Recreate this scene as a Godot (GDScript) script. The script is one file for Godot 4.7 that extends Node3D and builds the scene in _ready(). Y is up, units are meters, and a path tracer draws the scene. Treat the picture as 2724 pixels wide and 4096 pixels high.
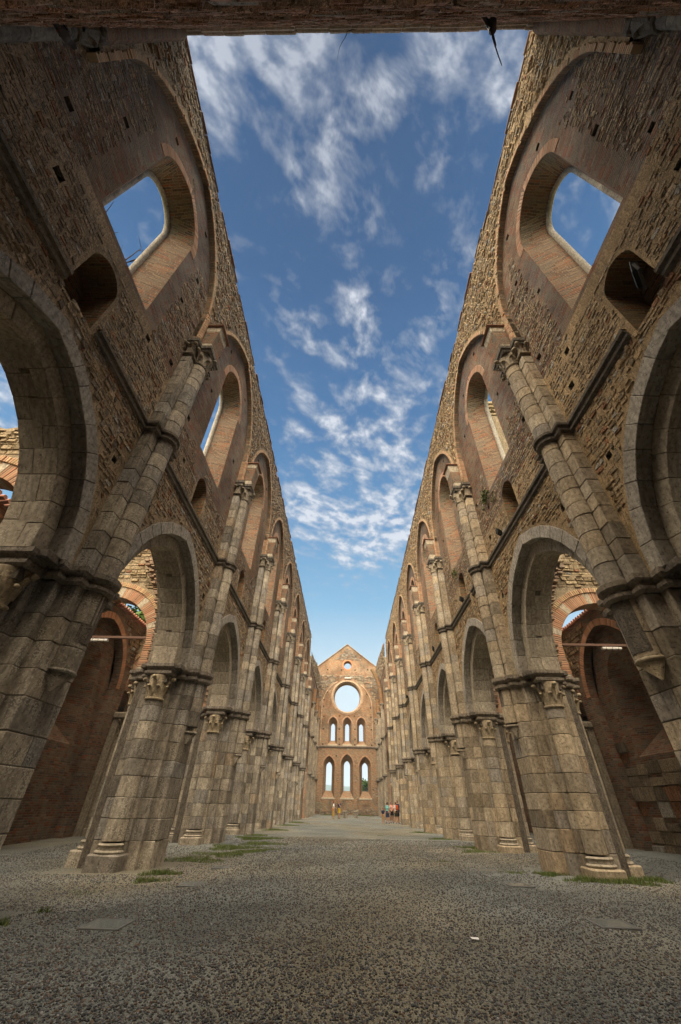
extends Node3D
# Roofless abbey nave, seen from the west door. Nave runs along -z, y up, metres.

var rng := RandomNumberGenerator.new()
var used := {}
var M := {}
const ZK := [-6.48, -12.97, -19.25, -25.35, -31.55, -37.95, -44.0, -50.3]
const EXPOSURE := 3.45
const SKY := 1.0 / EXPOSURE # the sky's own brightness, as the photograph shows it
const WALL_X := 5.2
const BACK_X := 6.45 # aisle face of the arcade
const UPPER_BACK := 6.02 # outer face of the thinner wall above it
const PIER_X := 5.82

# ------------------------------------------------------------------ mesh builder
class MB:
	var v := PackedVector3Array()
	var n := PackedVector3Array()
	var c := PackedColorArray()
	func tri(a: Vector3, b: Vector3, d: Vector3, col: Color) -> void:
		var m := (d - a).cross(b - a).normalized()
		v.append(a); v.append(b); v.append(d)
		n.append(m); n.append(m); n.append(m)
		c.append(col); c.append(col); c.append(col)
	func tri_s(a: Vector3, b: Vector3, d: Vector3, na: Vector3, nb: Vector3, nd: Vector3, col: Color) -> void:
		if (d - a).cross(b - a).dot(na + nb + nd) < 0.0:
			v.append(a); v.append(d); v.append(b)
			n.append(na); n.append(nd); n.append(nb)
		else:
			v.append(a); v.append(b); v.append(d)
			n.append(na); n.append(nb); n.append(nd)
		c.append(col); c.append(col); c.append(col)
	func quad(a: Vector3, b: Vector3, d: Vector3, e: Vector3, col: Color, out: Vector3) -> void:
		if (d - a).cross(b - a).dot(out) >= 0.0:
			tri(a, b, d, col); tri(a, d, e, col)
		else:
			tri(a, d, b, col); tri(a, e, d, col)
	func quad4(a: Vector3, b: Vector3, d: Vector3, e: Vector3, ca: Color, cb: Color, cd: Color, ce: Color, out: Vector3) -> void:
		var m := (d - a).cross(b - a).normalized()
		if m.dot(out) < 0.0:
			m = -m
			v.append_array([a, d, b, a, e, d]); c.append_array([ca, cd, cb, ca, ce, cd])
		else:
			v.append_array([a, b, d, a, d, e]); c.append_array([ca, cb, cd, ca, cd, ce])
		for i in 6: n.append(m)
	func quad_s(p: Array, nn: Array, col: Color) -> void:
		tri_s(p[0], p[1], p[2], nn[0], nn[1], nn[2], col)
		tri_s(p[0], p[2], p[3], nn[0], nn[2], nn[3], col)
	func mesh(mat: Material) -> ArrayMesh:
		var am := ArrayMesh.new()
		if v.size() == 0: return am
		var a := []
		a.resize(Mesh.ARRAY_MAX)
		a[Mesh.ARRAY_VERTEX] = v; a[Mesh.ARRAY_NORMAL] = n; a[Mesh.ARRAY_COLOR] = c
		am.add_surface_from_arrays(Mesh.PRIMITIVE_TRIANGLES, a)
		am.surface_set_material(0, mat)
		return am

func numbered(parent: Node, base: String) -> String:
	var key := str(parent.get_instance_id()) + base
	var k: int = used.get(key, 0)
	used[key] = k + 1
	return base if k == 0 else "%s_%03d" % [base, k]

func obj(called: String, mb: MB, mat: Material, parent: Node = self) -> MeshInstance3D:
	var o := MeshInstance3D.new()
	o.mesh = mb.mesh(mat)
	o.name = numbered(parent, called)
	parent.add_child(o, true)
	return o

func stuff(o: Node) -> Node:
	o.set_meta("kind", "stuff")
	return o

func tag(o: Node, label: String, category := "", group := "", kind := "") -> Node:
	if label: o.set_meta("label", label)
	if category: o.set_meta("category", category)
	if group: o.set_meta("group", group)
	if kind: o.set_meta("kind", kind)
	return o

func thing(called: String, label: String, category: String, at := Vector3.ZERO, turn := 0.0, group := "") -> Node3D:
	var o := Node3D.new()
	o.name = numbered(self, called)
	add_child(o, true)
	o.position = at
	o.rotation.y = turn
	tag(o, label, category, group, "thing")
	return o

func rf(a: float, b: float) -> float:
	return rng.randf_range(a, b)

func tone(a: Color, b: Color, spread := 0.12) -> Color:
	var k := a.lerp(b, rng.randf())
	var f := rf(1.0 - spread, 1.0 + spread)
	return Color(k.r * f, k.g * f, k.b * f)

# a hexahedron with bevelled edges; corner index bits: 1 = first axis, 2 = second, 4 = third
func block8(mb: MB, p: Array, bev: float, col: Color) -> void:
	var cen := Vector3.ZERO
	for q in p: cen += q
	cen /= 8.0
	var ins := []
	ins.resize(24)
	for ax in 3:
		for i in 8:
			var P: Vector3 = p[i]
			var Q := P
			for o in 3:
				if o != ax:
					Q += (p[i ^ (1 << o)] - P).normalized() * bev
			ins[ax * 8 + i] = Q
	for ax in 3:
		var b := 1 << ((ax + 1) % 3)
		var d := 1 << ((ax + 2) % 3)
		for side in 2:
			var i0 := side << ax
			var k := ax * 8
			var f: Vector3 = (ins[k + i0] + ins[k + (i0 | b | d)]) * 0.5 - cen
			mb.quad(ins[k + i0], ins[k + (i0 | b)], ins[k + (i0 | b | d)], ins[k + (i0 | d)], col, f)
	for e in 3:
		var a := (e + 1) % 3
		var b := (e + 2) % 3
		for m in 4:
			var i := ((m & 1) << a) | ((m >> 1) << b)
			var j := i | (1 << e)
			mb.quad(ins[a * 8 + i], ins[a * 8 + j], ins[b * 8 + j], ins[b * 8 + i], col, (p[i] + p[j]) * 0.5 - cen)
	for i in 8:
		var A: Vector3 = ins[i]; var B: Vector3 = ins[8 + i]; var C: Vector3 = ins[16 + i]
		if (C - A).cross(B - A).dot(p[i] - cen) >= 0.0: mb.tri(A, B, C, col)
		else: mb.tri(A, C, B, col)

func box8(lo: Vector3, hi: Vector3, jit := 0.0) -> Array:
	var p := []
	for i in 8:
		var q := Vector3(hi.x if i & 1 else lo.x, hi.y if i & 2 else lo.y, hi.z if i & 4 else lo.z)
		if jit > 0.0: q += Vector3(rf(-jit, jit), rf(-jit, jit) * 0.5, rf(-jit, jit))
		p.append(q)
	return p

func block(mb: MB, lo: Vector3, hi: Vector3, bev: float, col: Color, jit := 0.0) -> void:
	block8(mb, box8(lo, hi, jit), bev, col)

func stone(parent: Node, called: String, lo: Vector3, hi: Vector3, bev: float, col: Color, mat: Material, jit := 0.006) -> void:
	var mb := MB.new()
	block8(mb, box8(lo, hi, jit), bev, col)
	obj(called, mb, mat, parent)

# part of a round drum about the vertical through (cx, cz); angles measured from +x towards +z
func drum(mb: MB, cx: float, cz: float, y0: float, y1: float, r: float, a0: float, a1: float, seg: int, bev: float, col: Color, r_top := -1.0) -> void:
	var rt := r if r_top < 0.0 else r_top
	var ys := [y0, y0 + bev, y1 - bev, y1]
	var rs := [r - bev, r, rt, rt - bev]
	for i in seg:
		var t0 := lerpf(a0, a1, float(i) / seg); var t1 := lerpf(a0, a1, float(i + 1) / seg)
		var d0 := Vector3(cos(t0), 0, sin(t0)); var d1 := Vector3(cos(t1), 0, sin(t1))
		for k in 3:
			var b := Vector3(cx, ys[k], cz); var t := Vector3(cx, ys[k + 1], cz)
			var up := Vector3(0, 0.7 * (k - 1), 0)
			mb.quad_s([b + d0 * rs[k], b + d1 * rs[k], t + d1 * rs[k + 1], t + d0 * rs[k + 1]], [(d0 + up).normalized(), (d1 + up).normalized(), (d1 + up).normalized(), (d0 + up).normalized()], col)
		mb.tri(Vector3(cx, y1, cz), Vector3(cx, y1, cz) + d0 * rs[3], Vector3(cx, y1, cz) + d1 * rs[3], col)
		mb.tri(Vector3(cx, y0, cz), Vector3(cx, y0, cz) + d1 * rs[0], Vector3(cx, y0, cz) + d0 * rs[0], col)

# sweep a profile (offset, height) round an outline of (x, z) points, outward normal = (dz, -dx)
func moulding(mb: MB, line: PackedVector2Array, closed: bool, prof: Array, col: Color, y := 0.0) -> void:
	var m := line.size()
	var off := []
	for i in m:
		var a := line[(i - 1 + m) % m] if closed or i > 0 else line[i]
		var b := line[(i + 1) % m] if closed or i < m - 1 else line[i]
		var e0 := (line[i] - a).normalized(); var e1 := (b - line[i]).normalized()
		if e0 == Vector2.ZERO: e0 = e1
		if e1 == Vector2.ZERO: e1 = e0
		var n0 := Vector2(e0.y, -e0.x); var n1 := Vector2(e1.y, -e1.x)
		var k := (n0 + n1)
		off.append(k / maxf(0.35, k.length_squared()) * 2.0 if k.length() > 0.01 else n0)
	for i in (m if closed else m - 1):
		var j := (i + 1) % m
		for k in prof.size() - 1:
			var p: Vector2 = prof[k]; var q: Vector2 = prof[k + 1]
			var A: Vector2 = line[i] + off[i] * p.x; var B: Vector2 = line[j] + off[j] * p.x
			var C: Vector2 = line[j] + off[j] * q.x; var D: Vector2 = line[i] + off[i] * q.x
			var e := line[j] - line[i]
			var up := (q.x - p.x) * -1.0
			mb.quad(Vector3(A.x, y + p.y, A.y), Vector3(B.x, y + p.y, B.y), Vector3(C.x, y + q.y, C.y), Vector3(D.x, y + q.y, D.y), col, Vector3(e.y, up * 3.0, -e.x).normalized() * 1.0 if absf(q.y - p.y) < 0.001 else Vector3(e.y, 0, -e.x))

func tube(mb: MB, pts: Array, rad: Array, seg: int, col: Color, caps := true) -> void:
	var rings := []
	for i in pts.size():
		var d: Vector3 = (pts[mini(i + 1, pts.size() - 1)] - pts[maxi(i - 1, 0)]).normalized()
		var u := d.cross(Vector3.UP if absf(d.y) < 0.9 else Vector3.RIGHT).normalized()
		var w := d.cross(u)
		var ring := []
		for k in seg:
			var t := TAU * k / seg
			ring.append(u * cos(t) + w * sin(t))
		rings.append(ring)
	for i in pts.size() - 1:
		for k in seg:
			var l := (k + 1) % seg
			mb.quad_s([pts[i] + rings[i][k] * rad[i], pts[i] + rings[i][l] * rad[i], pts[i + 1] + rings[i + 1][l] * rad[i + 1], pts[i + 1] + rings[i + 1][k] * rad[i + 1]], [rings[i][k], rings[i][l], rings[i + 1][l], rings[i + 1][k]], col)
	if caps:
		for e in [0, pts.size() - 1]:
			for k in seg:
				mb.tri(pts[e], pts[e] + rings[e][k] * rad[e], pts[e] + rings[e][(k + 1) % seg] * rad[e], col)

func blob(mb: MB, c: Vector3, r: Vector3, col: Color, jit := 0.0, a := 7, b := 5) -> void:
	var P := []
	for i in b + 1:
		var row := []
		for k in a:
			var t := PI * i / b; var f := TAU * k / a
			var d := Vector3(sin(t) * cos(f), cos(t), sin(t) * sin(f))
			row.append([c + d * r * (1.0 + (rf(-jit, jit) if i > 0 and i < b else 0.0)), (d / r).normalized()])
		P.append(row)
	for i in b:
		for k in a:
			var l := (k + 1) % a
			mb.quad_s([P[i][k][0], P[i][l][0], P[i + 1][l][0], P[i + 1][k][0]], [P[i][k][1], P[i][l][1], P[i + 1][l][1], P[i + 1][k][1]], col)

# outline of a pointed opening, from its left foot over the top to its right foot
func pointed(zc: float, hw: float, y0: float, ys: float, a: float, k := 8) -> PackedVector2Array:
	var R := hw + a
	var tm := acos(a / R)
	var o := PackedVector2Array()
	if y0 < ys: o.append(Vector2(zc - hw, y0))
	for i in k + 1:
		var t := tm * i / k
		o.append(Vector2(zc + a - R * cos(t), ys + R * sin(t)))
	for i in range(k - 1, -1, -1):
		var t := tm * i / k
		o.append(Vector2(zc - a + R * cos(t), ys + R * sin(t)))
	if y0 < ys: o.append(Vector2(zc + hw, y0))
	return o

func circle(zc: float, yc: float, r: float, k := 20) -> PackedVector2Array:
	var o := PackedVector2Array()
	for i in k * 2: 
		var t := PI + PI * i / k
		o.append(Vector2(zc + r * cos(t), yc - r * sin(t)))
	return o

# [lowest, highest] of a closed outline above z, or [] outside it
func span_at(o: PackedVector2Array, z: float) -> Array:
	var lo := 1e9; var hi := -1e9
	var m := o.size()
	for i in m:
		var p := o[i]; var q := o[(i + 1) % m]
		if (p.x <= z) != (q.x <= z):
			var y := lerpf(p.y, q.y, (z - p.x) / (q.x - p.x))
			lo = minf(lo, y); hi = maxf(hi, y)
	return [lo, hi] if hi > -1e8 else []

func holds(holes: Array, z: float, y: float, grow := 0.0) -> bool:
	for h in holes:
		var b: Rect2 = h.box
		if not b.grow(grow).has_point(Vector2(z, y)): continue
		if h.get("square", false): return true
		for dz in ([0.0] if grow == 0.0 else [-grow, grow]):
			var s := span_at(h.o, z + dz)
			if s and y > s[0] - grow and y < s[1] + grow: return true
	return false

func hole(o: PackedVector2Array, square := false) -> Dictionary:
	var b := Rect2(o[0], Vector2.ZERO)
	for p in o: b = b.expand(p)
	return {"o": o, "box": b, "square": square}

func square_hole(z: float, y: float, h: float) -> Dictionary:
	return hole(PackedVector2Array([Vector2(z - h, y - h), Vector2(z - h * 0.999, y + h), Vector2(z + h * 0.999, y + h), Vector2(z + h, y - h)]), true)

# a flat wall with openings, cut into upright strips. place(z, y) gives the point
func wall_face(mb: MB, place: Callable, out: Vector3, z0: float, z1: float, yb: Callable, yt: Callable, holes: Array, color: Callable, step := 0.6) -> void:
	var zs := [z0, z1]
	var m := ceili((z1 - z0) / step)
	for i in m: zs.append(lerpf(z0, z1, float(i) / m))
	for h in holes:
		for p in h.o:
			if p.x > z0 and p.x < z1: zs.append(p.x)
	zs.sort()
	for i in zs.size() - 1:
		var a: float = zs[i]; var b: float = zs[i + 1]
		if b - a < 0.0008: continue
		var ea := a + 0.0003; var eb := b - 0.0003
		var cuts := []
		for h in holes:
			if h.box.position.x > ea or h.box.end.x < eb: continue
			var sa := span_at(h.o, ea); var sb := span_at(h.o, eb)
			if sa and sb: cuts.append([sa[0], sb[0], sa[1], sb[1]])
		cuts.sort_custom(func(p, q): return p[0] + p[1] < q[0] + q[1])
		var la: float = yb.call(ea); var lb: float = yb.call(eb)
		var ta: float = yt.call(ea); var tb: float = yt.call(eb)
		cuts.append([ta, tb, ta, tb])
		for c in cuts:
			var ha := minf(c[0], ta); var hb := minf(c[1], tb)
			if ha > la + 0.001 or hb > lb + 0.001:
				var k := maxi(1, ceili(maxf(ha - la, hb - lb) / step))
				for j in k:
					var y0 := lerpf(la, maxf(ha, la), float(j) / k); var y1 := lerpf(lb, maxf(hb, lb), float(j) / k)
					var y2 := lerpf(lb, maxf(hb, lb), float(j + 1) / k); var y3 := lerpf(la, maxf(ha, la), float(j + 1) / k)
					mb.quad4(place.call(a, y0), place.call(b, y1), place.call(b, y2), place.call(a, y3), color.call(a, y0), color.call(b, y1), color.call(b, y2), color.call(a, y3), out)
			la = maxf(la, minf(c[2], ta)); lb = maxf(lb, minf(c[3], tb))

# the sides of an opening between a front and a back outline
func reveal(mb: MB, A: PackedVector2Array, B: PackedVector2Array, pa: Callable, pb: Callable, color: Callable, closed := true, cut := 3) -> void:
	var m := A.size()
	var mid := Vector2.ZERO
	for p in A: mid += p
	mid /= m
	for i in (m if closed else m - 1):
		var j := (i + 1) % m
		var seg := maxi(1, ceili(A[i].distance_to(A[j]) / 0.7))
		for s in seg:
			var a0 := A[i].lerp(A[j], float(s) / seg); var a1 := A[i].lerp(A[j], float(s + 1) / seg)
			var b0 := B[i].lerp(B[j], float(s) / seg); var b1 := B[i].lerp(B[j], float(s + 1) / seg)
			for k in cut:
				var f0 := float(k) / cut; var f1 := float(k + 1) / cut
				var p0: Vector3 = pa.call(a0.x, a0.y).lerp(pb.call(b0.x, b0.y), f0); var p1: Vector3 = pa.call(a1.x, a1.y).lerp(pb.call(b1.x, b1.y), f0)
				var p2: Vector3 = pa.call(a1.x, a1.y).lerp(pb.call(b1.x, b1.y), f1); var p3: Vector3 = pa.call(a0.x, a0.y).lerp(pb.call(b0.x, b0.y), f1)
				mb.quad4(p0, p1, p2, p3, color.call(a0.x, a0.y), color.call(a1.x, a1.y), color.call(a1.x, a1.y), color.call(a0.x, a0.y), pa.call(mid.x, mid.y) - p0)

# ------------------------------------------------------------------ textures and materials
func noise_bytes(n: int, freq: float, oct: int, sd: int, kind := FastNoiseLite.TYPE_SIMPLEX_SMOOTH) -> PackedByteArray:
	var f := FastNoiseLite.new()
	f.seed = sd; f.frequency = freq; f.noise_type = kind; f.fractal_octaves = oct
	if kind == FastNoiseLite.TYPE_CELLULAR: f.fractal_type = FastNoiseLite.FRACTAL_NONE
	var im := f.get_seamless_image(n, n)
	im.convert(Image.FORMAT_L8)
	return im.get_data()

func tex(data: PackedByteArray, n: int, fmt: int) -> ImageTexture:
	var im := Image.create_from_data(n, n, false, fmt, data)
	im.generate_mipmaps()
	return ImageTexture.create_from_image(im)

func srgb(x: float) -> int:
	return clampi(int(pow(clampf(x, 0.0, 1.0), 0.4545) * 255.0), 0, 255)

func stone_look(called: String, n: int, pits: float, lichen: float, soil: float, metres: float, relief: float, sd: int, rough := 0.95) -> void:
	var big := noise_bytes(n, 3.0 / n, 4, sd)
	var mid := noise_bytes(n, 14.0 / n, 4, sd + 1)
	var fine := noise_bytes(n, 0.12, 3, sd + 2)
	var hol := noise_bytes(n, 26.0 / n, 3, sd + 3)
	var spots := noise_bytes(n, 36.0 / n, 3, sd + 4)
	var alb := PackedByteArray(); alb.resize(n * n * 3)
	var hgt := PackedByteArray(); hgt.resize(n * n)
	var lut := PackedByteArray(); lut.resize(1025)
	for i in 1025: lut[i] = srgb(i / 1024.0)
	for i in n * n:
		var b := big[i] / 255.0; var m := mid[i] / 255.0; var f := fine[i] / 255.0; var h := hol[i] / 255.0
		var k := 0.64 + 0.36 * (m - 0.5) + 0.17 * (f - 0.5) + 0.34 * (b - 0.5)
		var e := 0.5 + 0.25 * (m - 0.5) + 0.5 * (f - 0.5)
		var p := clampf((pits - h) * 9.0, 0.0, 1.0) * clampf((f - 0.25) * 4.0, 0.0, 1.0)
		k *= 1.0 - 0.65 * p
		e -= 0.45 * p
		var st := big[((i % n) * 5) % n + (i / n) * n] / 255.0
		var s := clampf((0.6 * st + 0.4 * b - 0.5) * 4.5, 0.0, 1.0) * soil
		var r := k; var g := k; var u := k
		r *= 1.0 - 0.50 * s; g *= 1.0 - 0.49 * s; u *= 1.0 - 0.46 * s
		var l := clampf((spots[i] / 255.0 - (1.0 - lichen) - 0.5 * (0.5 - b)) * 12.0, 0.0, 1.0) * 0.75
		r = lerpf(r, 0.98, l); g = lerpf(g, 1.0, l); u = lerpf(u, 1.0, l)
		alb[i * 3] = lut[int(clampf(r, 0.0, 1.0) * 1024.0)]
		alb[i * 3 + 1] = lut[int(clampf(g, 0.0, 1.0) * 1024.0)]
		alb[i * 3 + 2] = lut[int(clampf(u, 0.0, 1.0) * 1024.0)]
		hgt[i] = clampi(int(e * 255.0), 0, 255)
	make(called, tex(alb, n, Image.FORMAT_RGB8), tex(hgt, n, Image.FORMAT_L8), 1.0 / metres, relief, rough)

func make(called: String, alb: Texture2D, hgt: Texture2D, scale: float, relief: float, rough: float) -> StandardMaterial3D:
	var m := StandardMaterial3D.new()
	m.vertex_color_use_as_albedo = true
	m.cull_mode = BaseMaterial3D.CULL_DISABLED
	if alb:
		m.albedo_texture = alb
		m.uv1_triplanar = true
		m.uv1_world_triplanar = true
		m.uv1_scale = Vector3.ONE * scale
		m.uv1_triplanar_sharpness = 40.0
	if hgt:
		m.heightmap_enabled = true
		m.heightmap_texture = hgt
		m.heightmap_scale = relief
	m.roughness = rough
	m.metallic_specular = 0.25
	M[called] = m
	return m

# courses of brick, 28 x 7 cm, one tile 2.24 m
func brick_look(called: String, sd: int, palette: Array, mortar: Color) -> void:
	var n := 1024
	var big := noise_bytes(n, 4.0 / n, 4, sd)
	var mid := noise_bytes(n, 40.0 / n, 3, sd + 1)
	var fine := noise_bytes(n, 0.16, 2, sd + 2)
	var alb := PackedByteArray(); alb.resize(n * n * 3)
	var hgt := PackedByteArray(); hgt.resize(n * n)
	var lut := PackedByteArray(); lut.resize(1025)
	for i in 1025: lut[i] = srgb(i / 1024.0)
	var r2 := RandomNumberGenerator.new(); r2.seed = sd
	var rows := []
	for j in 32:
		var cuts := [0]
		var x := 0
		while x < n - 150:
			x += [128, 128, 128, 64, 112][r2.randi() % 5]
			cuts.append(x)
		var cols := []
		for k in cuts.size():
			var c: Color = palette[r2.randi() % palette.size()]
			var f := r2.randf_range(0.75, 1.2)
			cols.append(Color(c.r * f, c.g * f, c.b * f, r2.randf_range(0.45, 0.85)))
		rows.append([cuts, cols, r2.randi() % n])
	for y in n:
		var row: Array = rows[y / 32]
		var cuts: Array = row[0]; var cols: Array = row[1]; var sh: int = row[2]
		var dy := mini(y % 32, 31 - y % 32)
		var k := 0
		var m: int = cuts.size()
		for xx in n:
			while k < m - 1 and xx >= cuts[k + 1]: k += 1
			var x := (xx + sh) % n
			var i := y * n + x
			var e: int = cuts[k + 1] if k < m - 1 else n
			var d := mini(dy, mini(xx - cuts[k], e - xx))
			var f := fine[i] / 255.0; var g := mid[i] / 255.0; var b := big[i] / 255.0
			var edge := clampf((d - 1.5 - 3.0 * (g - 0.4)) * 0.5, 0.0, 1.0)
			var c: Color = cols[k]
			var t := 0.8 + 0.5 * (g - 0.5) + 0.35 * (f - 0.5)
			var o := mortar.lerp(c, edge)
			var w := clampf((b - 0.5) * 3.5, 0.0, 0.55)
			alb[i * 3] = lut[int(clampf(lerpf(o.r, 0.3, w) * t, 0.0, 1.0) * 1024.0)]
			alb[i * 3 + 1] = lut[int(clampf(lerpf(o.g, 0.25, w) * t, 0.0, 1.0) * 1024.0)]
			alb[i * 3 + 2] = lut[int(clampf(lerpf(o.b, 0.18, w) * t, 0.0, 1.0) * 1024.0)]
			hgt[i] = clampi(int((0.15 + edge * c.a + 0.25 * (f - 0.5)) * 255.0), 0, 255)
	make(called, tex(alb, n, Image.FORMAT_RGB8), tex(hgt, n, Image.FORMAT_L8), 1.0 / 2.24, 1.6, 0.95)

func plain(called: String, rough: float, metal := 0.0) -> StandardMaterial3D:
	var m := make(called, null, null, 1.0, 0.0, rough)
	m.metallic = metal
	return m

func gravel_look() -> void:
	var n := 1024
	var cell := noise_bytes(n, 70.0 / n, 1, 31, FastNoiseLite.TYPE_CELLULAR)
	var cell2 := noise_bytes(n, 130.0 / n, 1, 35, FastNoiseLite.TYPE_CELLULAR)
	var fine := noise_bytes(n, 0.3, 2, 32)
	var tint := noise_bytes(n, 0.11, 2, 33)
	var clump := noise_bytes(n, 30.0 / n, 3, 34)
	var alb := PackedByteArray(); alb.resize(n * n * 3)
	var hgt := PackedByteArray(); hgt.resize(n * n)
	for i in n * n:
		var h := 1.0 - minf(cell[i], cell2[i] + 30) / 255.0
		var f := fine[i] / 255.0; var t := tint[i] / 255.0
		var k := clampf(0.25 + 0.75 * (f * 0.9 + 0.35 * h - 0.2), 0.0, 1.0)
		k = clampf((k - 0.12) * (0.35 + 2.0 * clampf(t - 0.15, 0.0, 0.85)) * (0.45 + 1.1 * clump[i] / 255.0), 0.03, 1.0)
		alb[i * 3] = srgb(k * 0.95); alb[i * 3 + 1] = srgb(k * (0.9 + 0.06 * t)); alb[i * 3 + 2] = srgb(k * 0.84)
		hgt[i] = clampi(int((0.6 * h + 0.4 * f) * 255.0), 0, 255)
	make("gravel", tex(alb, n, Image.FORMAT_RGB8), tex(hgt, n, Image.FORMAT_L8), 1.0 / 1.3, 2.0, 0.95)

# ------------------------------------------------------------------ sky
func sky_picture() -> ImageTexture:
	# cloud cover: [azimuth from -z towards +x, height above the horizon, spread, strength] in degrees
	var banks := [[-85.5, 75.3, 2.2, 0.45], [-73.4, 75.6, 2.4, 0.55], [-80.7, 80.7, 1.8, 0.55], [-61.0, 78.7, 2.9, 0.4], [-88.0, 79.3, 1.1, 0.5], [-59.0, 39.0, 5.0, 1.4], [-66.0, 34.0, 5.0, 1.2], [-60.0, 22.0, 4.0, 1.0], [77.0, 82.6, 2.0, 1.0], [42.3, 84.1, 1.8, 1.2], [14.8, 85.5, 2.0, 1.3], [-10.6, 83.3, 2.1, 1.4], [-22.8, 80.1, 2.5, 1.4], [-22.5, 76.7, 2.4, 1.2], [9.0, 77.5, 2.2, 0.6], [48.9, 77.7, 2.1, 0.9], [38.2, 77.4, 1.3, 0.5], [3.6, 74.6, 1.8, 0.5], [-3.9, 70.3, 2.2, 0.4], [2.8, 66.7, 1.9, 1.1], [0.6, 61.7, 1.9, 1.2], [25.9, 63.8, 2.0, 0.8], [36.8, 68.2, 1.8, 0.4], [-8.3, 62.0, 2.5, 0.5], [-19.5, 62.6, 3.6, 0.4], [20.5, 60.1, 1.8, 0.8], [7.2, 56.6, 3.2, 0.8], [-2.1, 51.6, 2.4, 0.9], [-11.8, 51.0, 2.7, 0.6], [9.7, 50.6, 3.3, 0.8], [-10.7, 55.7, 2.6, 0.5], [3.1, 46.2, 3.4, 0.8], [20.3, 53.8, 2.5, 0.7], [-5.8, 45.4, 3.5, 0.6], [12.6, 44.2, 3.0, 1.0], [-5.1, 37.7, 3.8, 1.1], [3.6, 35.1, 4.1, 1.2], [8.2, 38.4, 4.1, 1.0], [1.1, 32.3, 2.8, 0.9], [10.3, 34.1, 2.7, 0.7], [-9.6, 38.1, 2.8, 0.8], [85.6, 78.6, 1.4, 0.4], [85.2, 76.0, 1.0, 0.3]]
	var dirs := []
	for b in banks:
		var a := deg_to_rad(b[0]); var e := deg_to_rad(b[1])
		dirs.append([Vector3(sin(a) * cos(e), sin(e), -cos(a) * cos(e)), 1.0 / pow(deg_to_rad(b[2]) * 0.8, 2), b[3]])
	# the same kind of cover all round
	var r2 := RandomNumberGenerator.new(); r2.seed = 91
	for i in 150:
		var a := r2.randf_range(70, 290); var e := r2.randf_range(28, 84)
		var d := Vector3(sin(deg_to_rad(a)) * cos(deg_to_rad(e)), sin(deg_to_rad(e)), -cos(deg_to_rad(a)) * cos(deg_to_rad(e)))
		dirs.append([d, 1.0 / pow(deg_to_rad(r2.randf_range(2.0, 3.6)) * 0.8, 2), r2.randf_range(0.4, 1.1)])
	var lw := 512; var lh := 128
	var low := PackedFloat32Array(); low.resize(lw * lh)
	for y in lh:
		var el := PI * 0.5 * (1.0 - (y + 0.5) / lh)
		for x in lw:
			var az := TAU * (x + 0.5) / lw
			var d := Vector3(sin(az) * cos(el), sin(el), -cos(az) * cos(el))
			var s := 0.0
			for q in dirs:
				var k: float = (1.0 - d.dot(q[0])) * q[1]
				if k < 5.0: s += q[2] * exp(-k)
			low[y * lw + x] = minf(s, 1.35)
	var w := 3000; var h := 1500
	var im := Image.create_from_data(lw, lh, false, Image.FORMAT_RF, low.to_byte_array())
	im.resize(w, h / 2, Image.INTERPOLATE_CUBIC)
	var cov := im.get_data().to_float32_array()
	var n1 := FastNoiseLite.new(); n1.seed = 5; n1.frequency = 9.0; n1.fractal_octaves = 6; n1.noise_type = FastNoiseLite.TYPE_SIMPLEX_SMOOTH; n1.fractal_gain = 0.62
	var n2 := FastNoiseLite.new(); n2.seed = 8; n2.frequency = 2.0; n2.fractal_octaves = 3
	var out := PackedFloat32Array(); out.resize(w * h * 3)
	var steps := [[0.0, Vector3(0.84, 0.89, 0.94)], [5.0, Vector3(0.80, 0.88, 0.95)], [13.0, Vector3(0.70, 0.86, 0.95)], [24.0, Vector3(0.235, 0.50, 0.76)], [36.0, Vector3(0.115, 0.30, 0.57)], [50.0, Vector3(0.060, 0.185, 0.41)], [68.0, Vector3(0.037, 0.115, 0.28)], [90.0, Vector3(0.030, 0.083, 0.205)]]
	for y in h:
		var el := PI * 0.5 - PI * (y + 0.5) / h
		var deg := rad_to_deg(el)
		var base: Vector3 = steps[0][1]
		for i in steps.size() - 1:
			if deg >= steps[i][0] and deg <= steps[i + 1][0]:
				var f: float = (deg - steps[i][0]) / (steps[i + 1][0] - steps[i][0])
				base = steps[i][1].lerp(steps[i + 1][1], f)
		var row := y * w * 3
		if el <= 0.02:
			for x in w:
				out[row + x * 3] = base.x * 0.9 * SKY; out[row + x * 3 + 1] = base.y * 0.9 * SKY; out[row + x * 3 + 2] = base.z * 0.9 * SKY
			continue
		var co := cos(el); var cot := co / maxf(sin(el), 0.2)
		var haze := clampf((deg - 14.0) / 16.0, 0.0, 1.0)
		for x in w:
			var az := TAU * (x + 0.5) / w
			var px := sin(az) * cot; var pz := -cos(az) * cot
			# cloud streets run from the right of the apse back over the left wall
			var u := px * 0.757 - pz * 0.653; var v := px * 0.653 + pz * 0.757
			var a := n2.get_noise_2d(px, pz)
			var f := n1.get_noise_2d(u * 0.85 + 0.05 * a, v * 1.1)
			var c: float = cov[y * w + x]
			var soft := clampf(0.5 + 0.62 * f, 0.0, 1.0)
			var d := clampf((c * 0.80 + 0.12 * a + 0.14) * (0.16 + 1.25 * soft * soft) + 0.30 * f - 0.09, 0.0, 1.0)
			d = clampf((d - 0.03) * 1.22, 0.0, 0.94) * haze * lerpf(1.0, 0.72, smoothstep(66.0, 82.0, deg))
			var lit := (0.60 + 0.42 * d) * SKY
			out[row + x * 3] = lerpf(base.x * SKY, 0.76 * lit, d)
			out[row + x * 3 + 1] = lerpf(base.y * SKY, 0.80 * lit, d)
			out[row + x * 3 + 2] = lerpf(base.z * SKY, 0.88 * lit, d)
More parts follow.
